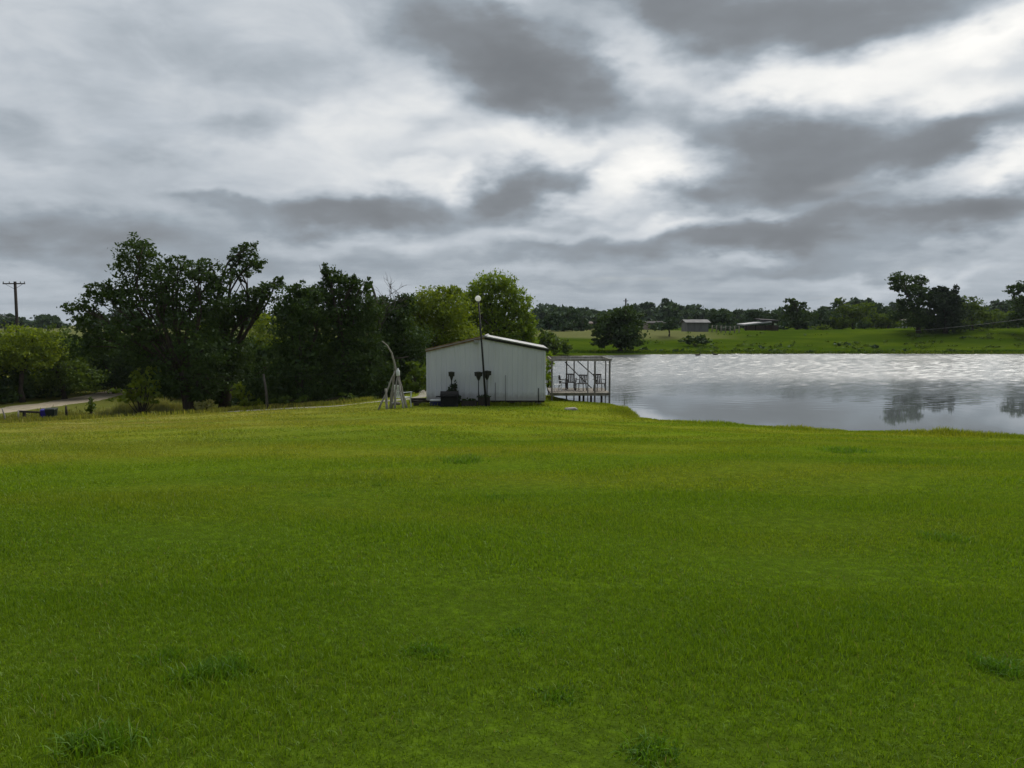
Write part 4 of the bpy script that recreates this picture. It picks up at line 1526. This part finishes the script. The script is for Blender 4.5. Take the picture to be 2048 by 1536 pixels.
# ------------------------------------------------------------------ dock
def dock():
    D0, D1 = 39.4, 42.4
    x0, x1 = P(1100, 750, D0).x, P(1221, 750, D0).x
    zd = P(0, 785, D0).z
    zt = P(0, 718.5, D0).z
    root = empty('dock', ((x0 + x1) / 2, (D0 + D1) / 2, 0.0), 'wooden dock with an open post frame standing in the pond beside the shed', 'dock')
    o = root.location.copy()
    mb = MB()
    nb = 22
    for i in range(nb):
        wv = (x1 - x0) / nb
        mb.box((x0 + wv * (i + .5) - o.x, 0, zd - .03), (wv - .012, D1 - D0 + .2, .04))
    mb.build('deck', M['deckwood'], root)
    for y in (D0 - .02, D1 + .02):
        mb = MB()
        mb.box(((x0 + x1) / 2 - o.x, y - o.y, zd - .11), (x1 - x0, .05, .11))
        mb.build('rim_joist', M['deckwood'], root)
    posts = [(1104, D0, .075), (1176, D0, .05), (1190, D0, .085), (1219.5, D0, .085), (1133, D1, .075), (1148, D1, .065), (1211, D1, .06)]
    for px, D, wd in posts:
        x = P(px, 750, D).x
        bot = min(H(x, D) - .2, -.3)
        mb = MB()
        yy = (D + (.052 if D == D0 else -.052)) - o.y
        mb.box((x - o.x, yy, (zt - .1 + bot) / 2), (wd, .09, zt - .1 - bot))
        mb.build('post', M['dockpost'], root)
    for px in (1159, 1167, 1182, 1203):
        x = P(px, 800, D0 + .3).x
        bot = min(H(x, D0 + .3) - .2, -.3)
        mb = MB()
        mb.box((x - o.x, D0 + .3 - o.y, (zd - .06 + bot) / 2), (.10, .10, zd - .06 - bot))
        mb.build('leg', M['darkwood'], root)
    for D, s in ((D0, 1), (D1, 1)):
        mb = MB()
        mb.box(((x0 + x1) / 2 - o.x, D - o.y, zt - .03), (x1 - x0 + .1, .07, .12))
        mb.build('top_beam', M['drift'], root)
    for x in (x0 + .05, x1 - .05):
        mb = MB()
        mb.box((x - o.x, 0, zt - .035), (.06, D1 - D0 - .08, .13))
        mb.build('side_beam', M['drift'], root)
    for a, b in (((1130, 724), (1187, 780)), ((1155, 722), (1193, 756))):
        mb = MB()
        mb.bar(P(a[0], a[1], D1 - .12) - o, P(b[0], b[1], D1 - .12) - o, .06, .05)
        mb.build('brace', M['darkwood'], root)
    return root, zd
dk, zd = dock()
zd -= .008
GC = 'chairs on the dock'
ch = chair_proto('deck_chair', M['darkwood'], '', 'chair', GC)
for i, (px, D, rz, sc, lab) in enumerate(((1142, 41.2, 2.9, .95, 'dark chair seen from behind near the middle of the dock'),
                                      (1162, 40.6, -.5, .9, 'dark chair turned sideways under the diagonal braces'),
                                      (1199, 40.4, .3, .95, 'dark chair at the right end of the dock'),
                                      (1127, 41.6, 1.2, .8, 'low dark chair at the back left of the dock'))):
    t = ch if i == 0 else copy_tree(ch)
    x = P(px, 770, D).x
    t.location = (x, D, zd)
    t.rotation_euler = (0, 0, rz)
    t.scale = (sc, sc, sc)
    t['label'] = lab
t = copy_tree(wc)
t.name = 'garden_chair'
t['label'] = 'pale chair at the left end of the dock next to the shed'
t['group'] = GC
x = P(1113, 770, 40.3).x
t.location = (x, 40.3, zd)
t.rotation_euler = (0, 0, .3)
t.scale = (.85, .85, .85)

# ------------------------------------------------------------------ left: bins, rail, posts, power pole
def wheelie_bin(name, px, D, wpx, hpx, mat, label, rz):
    c = P(px, 830, D)
    gz = H(c.x, D)
    wd, ht = wpx * D / F, hpx * D / F
    root = empty(name, (c.x, D, gz), label, 'bin', None, rz)
    mb = MB()
    b, t = wd * .40, wd * .5
    vs = [(-b, -b, .06), (b, -b, .06), (b, b, .06), (-b, b, .06), (-t, -t, ht * .86), (t, -t, ht * .86), (t, t, ht * .86), (-t, t, ht * .86)]
    mb.add(vs, [(3, 2, 1, 0), (4, 5, 6, 7), (0, 1, 5, 4), (1, 2, 6, 5), (2, 3, 7, 6), (3, 0, 4, 7)])
    mb.build('bin_body', mat, root, .025)
    mb = MB()
    e = t + .03
    mb.add([(-e, -e - .02, ht * .87), (e, -e - .02, ht * .87), (e, e, ht * .9), (-e, e, ht * .9),
            (-e * .9, -e * .9, ht * .94), (e * .9, -e * .9, ht * .94), (e * .9, e * .9, ht), (-e * .9, e * .9, ht)],
           [(3, 2, 1, 0), (4, 5, 6, 7), (0, 1, 5, 4), (1, 2, 6, 5), (2, 3, 7, 6), (3, 0, 4, 7)])
    mb.build('lid', mat, root, .015)
    mb = MB()
    mb.tube([(-t * .8, t + .07, ht * .86), (t * .8, t + .07, ht * .86)], .018, 8)
    for s in (-1, 1):
        mb.tube([(t * .7 * s, t - .02, ht * .84), (t * .7 * s, t + .07, ht * .86)], .014, 6)
    mb.build('handle', mat, root)
    for s in (-1, 1):
        mb = MB()
        mb.tube([(s * (b + .0), b * .8, .10), (s * (b + .06), b * .8, .10)], .10, 14)
        mb.build('wheel', M['black'], root)
wheelie_bin('wheeled_bin', 103, 50.5, 18, 25, M['greenbin'], 'dark green wheeled bin beside the blue bin on the grass', .15)
wheelie_bin('wheeled_bin', 90, 50.8, 14, 23, M['blue'], 'blue wheeled bin left of the dark bin at the lawn edge', .35)


def rail():
    D = 51.5
    a, b = P(40, 824, D), P(86, 822, D)
    c = (a + b) / 2
    gz = H(c.x, D)
    root = empty('wooden_rail', (c.x, D, gz), 'low dark wooden rail on short posts left of the bins', 'rail')
    o = root.location.copy()
    mb = MB()
    q = H(a.x, D)
    mb.box((0, 0, a.z - o.z), (b.x - a.x + .2, .12, .13), M=Matrix.Rotation(.05, 3, 'Y') @ Matrix.Rotation(0, 3, 'Z'))
    mb.build('rail_beam', M['darkwood'], root)
    for px in (46, 80):
        x = P(px, 824, D).x - o.x
        z0 = H(x + o.x, D) - o.z - .2
        mb = MB()
        mb.box((x, 0.13, (z0 + a.z - o.z + .05) / 2), (.17, .13, a.z - o.z + .05 - z0))
        mb.build('post', M['darkwood'], root)
rail()
for px, top, D, lean, mt, lab in ((12, 816, 50, .25, 'drift', 'pale leaning stake at the far left of the lawn edge'),
                                  (35, 820, 51, -.12, 'drift', 'short pale stake left of the low rail'),
                                  (133, 812, 52, .0, 'darkwood', 'dark short post right of the dark bin')):
    c = P(px, 835, D)
    gz = H(c.x, D)
    ht = P(0, top, D).z - gz
    mb = MB()
    mb.tube([(0, 0, -.2), (-lean * ht * .5 + .01, 0, ht * .5), (-lean * ht, 0, ht)], [.085 if mt == 'darkwood' else .05] * 2 + [.07 if mt == 'darkwood' else .035], 8, jitter=.05)
    o = mb.build('wooden_post', M[mt])
    o.location = (c.x, D, gz)
    tag(o, lab, 'post')


def power_pole():
    D = 84
    b, t = P(29, 800, D), P(30, 563, D)
    b.x = t.x
    gz = H(b.x, D)
    root = empty('utility_pole', (b.x, D, gz), 'wooden utility pole with one crossarm above the left trees', 'pole')
    ht = t.z - gz
    mb = MB()
    mb.tube([(0, 0, -.5), (0, 0, ht * .5), (0, 0, ht)], [.19, .165, .14], 10)
    mb.build('pole', M['darkwood'], root)
    mb = MB()
    az_ = P(0, 567.5, D).z - gz
    mb.box((0, -.2, az_), (44 * D / F, .11, .12))
    mb.build('crossarm', M['darkwood'], root)
    for k in (-21, -9, 13, 21):
        mb = MB()
        mb.lathe((k * D / F, -.2, az_ + .075), [(.02, 0), (.05, .03), (.06, .09), (.03, .16), (.001, .17)], 8)
        mb.build('insulator', M['greywall'], root)
    for s in (-1, 1):
        mb = MB()
        mb.bar((s * .9, -.2, az_ - .07), (s * .05, -.12, az_ - .55), .03)
        mb.build('brace', M['darkwood'], root)
    return root, gz + az_
pp, zarm = power_pole()


def wire(name, pts, sag, r, label):
    a, b = Vector(pts[0]), Vector(pts[1])
    mb = MB()
    mb.tube([a.lerp(b, i / 24) - a - Vector((0, 0, sag * 4 * (i / 24) * (1 - i / 24))) for i in range(25)], r, 5)
    o = mb.build(name, M['wire'])
    o.location = a
    tag(o, label, 'cable')
wire('overhead_cable', (P(27, 636, 83.6), P(-120, 590, 70)), .3, .02, 'thin cable dropping to the utility pole from the left')
wire('overhead_cable', (P(1830, 661, 127), P(2500, 566, 66)), 0.5, .022, 'pale cable slanting up to the right edge over the far bank')
wire('overhead_cable', (P(854, 711, 37), P(240, 730, 50.3)), 1.0, .0045, 'thin cable running from the shed into the dark trees')
bpy.data.objects['overhead_cable.002'].data.materials[0] = M['darksteel']

# far pole behind the shore tree
c = P(1251, 660, 112)
gz = H(c.x, 112)
mb = MB()
ht = P(0, 597, 112).z - gz
mb.tube([(0, 0, -.4), (0, 0, ht * .5), (0, 0, ht)], [.14, .12, .10], 8)
mb.box((0, 0, ht - .35), (.7, .08, .09))
o = mb.build('utility_pole', M['darkwood'])
o.location = (c.x, 112, gz)
tag(o, 'far pole poking out above the dark shore tree', 'pole')

# ducks on the water
GD = 'ducks near the far shore'
def duck(px, D, rz, label):
    c = P(px, 709, D)
    root = empty('duck', (c.x, D, 0), label, 'duck', GD, rz)
    mb = MB()
    ring = [(-.42, .0, .16), (-.36, .05, .12), (-.2, .13, .06), (0, .16, .06), (.16, .13, .09), (.26, .08, .17), (.29, .055, .27), (.30, .055, .34), (.36, .06, .38), (.44, .02, .36)]
    mb.tube([(x, 0, z) for x, r, z in ring], [max(r, .01) for x, r, z in ring], 10)
    mb.build('body', M['duck'], root)
duck(1396, 101, .3, 'dark duck afloat by the far shore, left one of two')
duck(1430, 103, 2.8, 'dark duck afloat by the far shore, right one of two')

# flat stone on the lawn
mb = MB()
vs = []
for z, s in ((-.05, 1), (.05, 1.0), (.10, .72)):
    for k in range(9):
        t = 2 * math.pi * k / 9
        rr = s * (1 + .12 * math.sin(k * 2.3))
        vs.append((.30 * rr * math.cos(t), .17 * rr * math.sin(t), z + .015 * math.sin(k * 1.7)))
fs = [(i * 9 + k, i * 9 + (k + 1) % 9, (i + 1) * 9 + (k + 1) % 9, (i + 1) * 9 + k) for i in range(2) for k in range(9)] + [tuple(range(18, 27))]
mb.add(vs, fs, False)
o = mb.build('flat_stone', M['stone'])
g = P(1142, 829, 34.5)
o.location = (g.x, 34.5, H(g.x, 34.5))
tag(o, 'pale flat stone lying on the lawn near the shore', 'stone')

# ------------------------------------------------------------------ grass
def blades(x, y, hgt, wid, lean=0.5):
    """two-segment blades, 5 points: returned as one quad and one triangle sharing a base"""
    n = len(x)
    z = height(x, y)
    th = rng.uniform(0, 2 * math.pi, n)
    la = rng.uniform(0, 2 * math.pi, n)
    ln = np.abs(rng.normal(0, lean, n)) * hgt
    bx, by = np.cos(th) * wid / 2, np.sin(th) * wid / 2
    lx, ly = np.cos(la) * ln, np.sin(la) * ln
    base = np.stack([x, y, z - 0.01], 1)
    side = np.stack([bx, by, np.zeros(n)], 1)
    mid = base + np.stack([lx * .35, ly * .35, hgt * .58], 1)
    tip = base + np.stack([lx, ly, hgt * np.sqrt(np.clip(1 - .35 * (ln / hgt) ** 2, .25, 1))], 1)
    return np.stack([base - side, base + side, mid + side * .8, tip, mid - side * .8], 1)


def five_mesh(name, V, mat, label, cat, parent=None):
    n = V.shape[0]
    me = bpy.data.meshes.new(name)
    me.vertices.add(n * 5)
    me.vertices.foreach_set('co', V.reshape(-1).astype(np.float32))
    base = np.arange(n, dtype=np.int32)[:, None] * 5
    loops = (base + np.array([0, 1, 2, 4, 4, 2, 3], np.int32)).ravel()
    me.loops.add(n * 7)
    me.loops.foreach_set('vertex_index', loops)
    me.polygons.add(n * 2)
    st = (np.arange(n, dtype=np.int32)[:, None] * 7 + np.array([0, 4], np.int32)).ravel()
    me.polygons.foreach_set('loop_start', st)
    me.polygons.foreach_set('use_smooth', np.ones(n * 2, bool))
    me.update(calc_edges=True)
    me.materials.append(mat)
    o = bpy.data.objects.new(name, me)
    COL.objects.link(o)
    if parent is not None:
        o.parent = parent
    return o


def scatter(d0, d1, n, half=0.92, margin=5.0):
    """points spread evenly over the part of the lawn between two distances"""
    u = rng.uniform(0, 1, n)
    y = np.sqrt(d0 * d0 + u * (d1 * d1 - d0 * d0))
    x = rng.uniform(-1, 1, n) * (y * half + margin)
    return x, y


bands = [  # from, to, count, height, width
    (1.2, 5.5, 430000, .050, .0046), (5.5, 10, 340000, .048, .0070), (10, 18, 260000, .048, .012), (18, 30, 225000, .050, .022), (30, 52, 215000, .054, .042)]
allb = []
for d0, d1, nb, hg, wd in bands:
    x, y = scatter(d0, d1, nb)
    sd = pond_sd(x, y)
    ok = sd > 0.12
    ok &= ~((x > -4.25) & (x < 1.62) & (y > SD + .1))
    x, y = x[ok], y[ok]
    patch = 0.75 + 0.35 * np.sin(x * 1.3 + 1.7 * np.sin(y * .8)) * np.sin(y * 1.6 + 1.1 * np.sin(x * .7))
    h = hg * rng.uniform(.55, 1.35, len(x)) * patch
    allb.append(blades(x, y, h, wd * rng.uniform(.7, 1.3, len(x)), .65))
go = five_mesh('grass', np.concatenate(allb), M['blade'], '', '')
tag(go, 'short mown green grass covering the lawn', 'grass', kind='stuff')

# longer grass along the near shore
t_ = rng.uniform(0, 1, 26000)
seg = POND[:17]
ln = np.hypot(*(seg[1:] - seg[:-1]).T)
cum = np.concatenate([[0], np.cumsum(ln)])
s_ = t_ * cum[14]
ix = np.searchsorted(cum, s_) - 1
ix = np.clip(ix, 0, len(ln) - 1)
fr = (s_ - cum[ix]) / ln[ix]
p0 = seg[ix] + (seg[ix + 1] - seg[ix]) * fr[:, None]
e = (seg[ix + 1] - seg[ix]) / ln[ix][:, None]
nrm = np.stack([e[:, 1], -e[:, 0]], 1)
off = rng.gamma(1.4, .42, len(t_)) - .12
pp_ = p0 - nrm * -off[:, None]
cl_ = .5 + .5 * np.sin(s_ * 1.1 + 2 * np.sin(s_ * .37))
hh = np.clip(.19 * np.exp(-np.abs(off) * .8) * (.35 + cl_) * rng.uniform(.5, 1.3, len(t_)), .06, .5)
lush_part = np.exp(-((s_ - 9.8) / 1.6) ** 2)
hh *= 1 + .7 * lush_part * (off < .4)
hh *= 1 + .5 * sstep(.62, .8, vnoise(pp_[:, 0] * 1.1, pp_[:, 1] * 1.1, 91))
hh *= np.where(s_ < 7.8, .38, 1)
V = blades(pp_[:, 0], pp_[:, 1], hh, np.full(len(hh), .026), .45)
o = five_mesh('shore_grass', V, M['blade'], '', '')
tag(o, 'longer green grass fringing the near shore of the pond', 'grass', kind='stuff')

# ragged weeds along the foot of the shed
n_ = 2600
xs = rng.uniform(-4.4, 1.75, n_)
yy = SD - .03 - np.abs(rng.normal(0, .22, n_))
hh = rng.uniform(.05, .24, n_) * (.45 + .55 * np.abs(np.sin(xs * 2.3 + np.sin(xs * 5))))
V = blades(xs, yy, hh, np.full(n_, .022), .5)
o = five_mesh('base_weeds', V, M['blade'], '', '')
tag(o, 'ragged weeds along the foot of the shed wall', 'weeds', kind='stuff')

# long grass along the far shore and the road verge
xs = rng.uniform(2, 120, 9000)
yy = 107.2 + rng.uniform(-1.5, 4, 9000)
ok = pond_sd(xs, yy) > 0
V = blades(xs[ok], yy[ok], rng.uniform(.08, .30, ok.sum()), np.full(ok.sum(), .16), .4)
o = five_mesh('bank_grass', V, M['blade'], '', '')
tag(o, 'rough grass on the far shore', 'grass', kind='stuff')
xs = rng.uniform(-44, -9, 30000)
yy = np.where(xs < -17, 51.5 + rng.normal(0, 3.2, 30000), 49.5 + rng.normal(0, 1.6, 30000))
xs = np.where(xs < yy * -.66 - 4, -17 - rng.uniform(0, 14, 30000), xs)
ok = (np.abs(yy - 47.2) > 1.2) & ~((xs < -36.5) & (yy > 51.5))
V = blades(xs[ok], yy[ok], rng.uniform(.1, .38, ok.sum()), np.full(ok.sum(), .05), .4)
o = five_mesh('verge_grass', V, M['blade'], '', '')
tag(o, 'rough tall grass on the low ground before the trees', 'grass', kind='stuff')

# tall pale grass under the oak
n_ = 9000
px_ = rng.uniform(0, 1, n_)
cx0, cx1 = P(205, 800, 51).x, P(350, 800, 51).x
gx0 = cx0 + (cx1 - cx0) * px_
gy0 = 51.2 + rng.uniform(-1.4, 2.6, n_)
hh = (.35 + .95 * np.sin(np.pi * np.clip(px_, .02, .98)) ** .7 * (.7 + .3 * np.sin(px_ * 23))) * rng.uniform(.45, 1.1, n_)
V = blades(gx0, gy0, hh, np.full(n_, .05), .32)
oc = np.array([(cx0 + cx1) / 2, 51.5, H((cx0 + cx1) / 2, 51.5)])
o = five_mesh('tall_grass', V - oc, L['brush'], '', '')
o.location = oc
tag(o, 'pale tall dry grass mound under the tallest oak', 'tall grass')

# darker weed clumps standing out of the lawn
GW = 'weed clumps in the lawn'
clumps = [  # px, py, radius px across, blades, height, label
    (450, 1350, 80, 420, .15, 'largest blue green weed clump, in the near lawn left of centre'),
    (190, 1500, 80, 300, .17, 'long bladed weed clump at the bottom left of the lawn'),
    (330, 1320, 60, 160, .10, 'thin dark weed patch just left of the largest weed clump'),
    (860, 1300, 60, 260, .09, 'leafy weed clump in the near lawn left of the middle'),
    (1040, 1275, 55, 120, .07, 'greyish weed patch in the near lawn right of the middle'),
    (1110, 1395, 50, 150, .08, 'dark weed tuft below the greyish weed patch'),
    (1880, 1078, 62, 330, .13, 'broad dark weed clump in the lawn toward the pond on the right'),
    (1750, 1228, 55, 170, .08, 'dark weed tuft under the broad right hand clump'),
    (2010, 1345, 50, 260, .12, 'dark weed clump at the right edge of the lawn'),
    (990, 998, 34, 140, .12, 'small dark weed tuft in the middle of the lawn'),
    (930, 922, 60, 260, .16, 'far dark weed streak below the shed'),
    (1680, 903, 60, 260, .15, 'dark weed streak on the slope before the pond'),
    (650, 990, 40, 90, .08, 'faint dark weed spot left of the middle tuft'),
    (1300, 1510, 70, 260, .10, 'dark grass tuft at the bottom edge right of centre'),
    (760, 972, 24, 60, .09, 'small far weed tuft between the faint spot and the middle tuft'),
]
for px, py, rp, nb, hg, lab in clumps:
    dirr = ray(px, py)
    # march to the ground
    k = 1.0
    while CZ + dirr[2] * k > H(dirr[0] * k, dirr[1] * k) and k < 200:
        k += .05
    cx, cy = dirr[0] * k, dirr[1] * k
    gz = H(cx, cy)
    R = rp * cy / F
    n_ = int(nb * (1.5 if cy < 11 else 3.2))
    ang_ = rng.uniform(0, 2 * math.pi, n_)
    nsub = 7
    subs = rng.normal(0, .36, (nsub, 2)) * np.array([R, R * 1.1])
    which = rng.integers(0, nsub, n_)
    xx = cx + subs[which, 0] + rng.normal(0, .30, n_) * R
    yy = cy + subs[which, 1] + rng.normal(0, .30, n_) * R
    h = hg * rng.uniform(.4, 1.25, n_)
    h = h * .52
    V = blades(xx, yy, h, np.full(n_, max(.007, .0011 * cy)) * rng.uniform(.7, 1.4, n_), .95)
    V -= np.array([cx, cy, gz])
    o = five_mesh('weed_clump', V, M['weed'], '', '')
    o.location = (cx, cy, gz)
    tag(o, lab, 'weeds', GW)

# ------------------------------------------------------------------ thin summer haze
mb = MB()
mb.box((0, 1450, 9), (5500, 3800, 27))
hm, ht_, ho = new_mat('haze')
pv = ht_.n('ShaderNodeVolumePrincipled')
pv.inputs['Color'].default_value = (0.80, 0.88, 1.0, 1)
pv.inputs['Density'].default_value = 0.00008
pv.inputs['Anisotropy'].default_value = 0.2
ht_.put(ho.inputs['Volume'], pv.outputs[0])
hz = mb.build('haze', hm)
tag(hz, 'thin bluish haze over the far side of the pond', 'haze', kind='stuff')
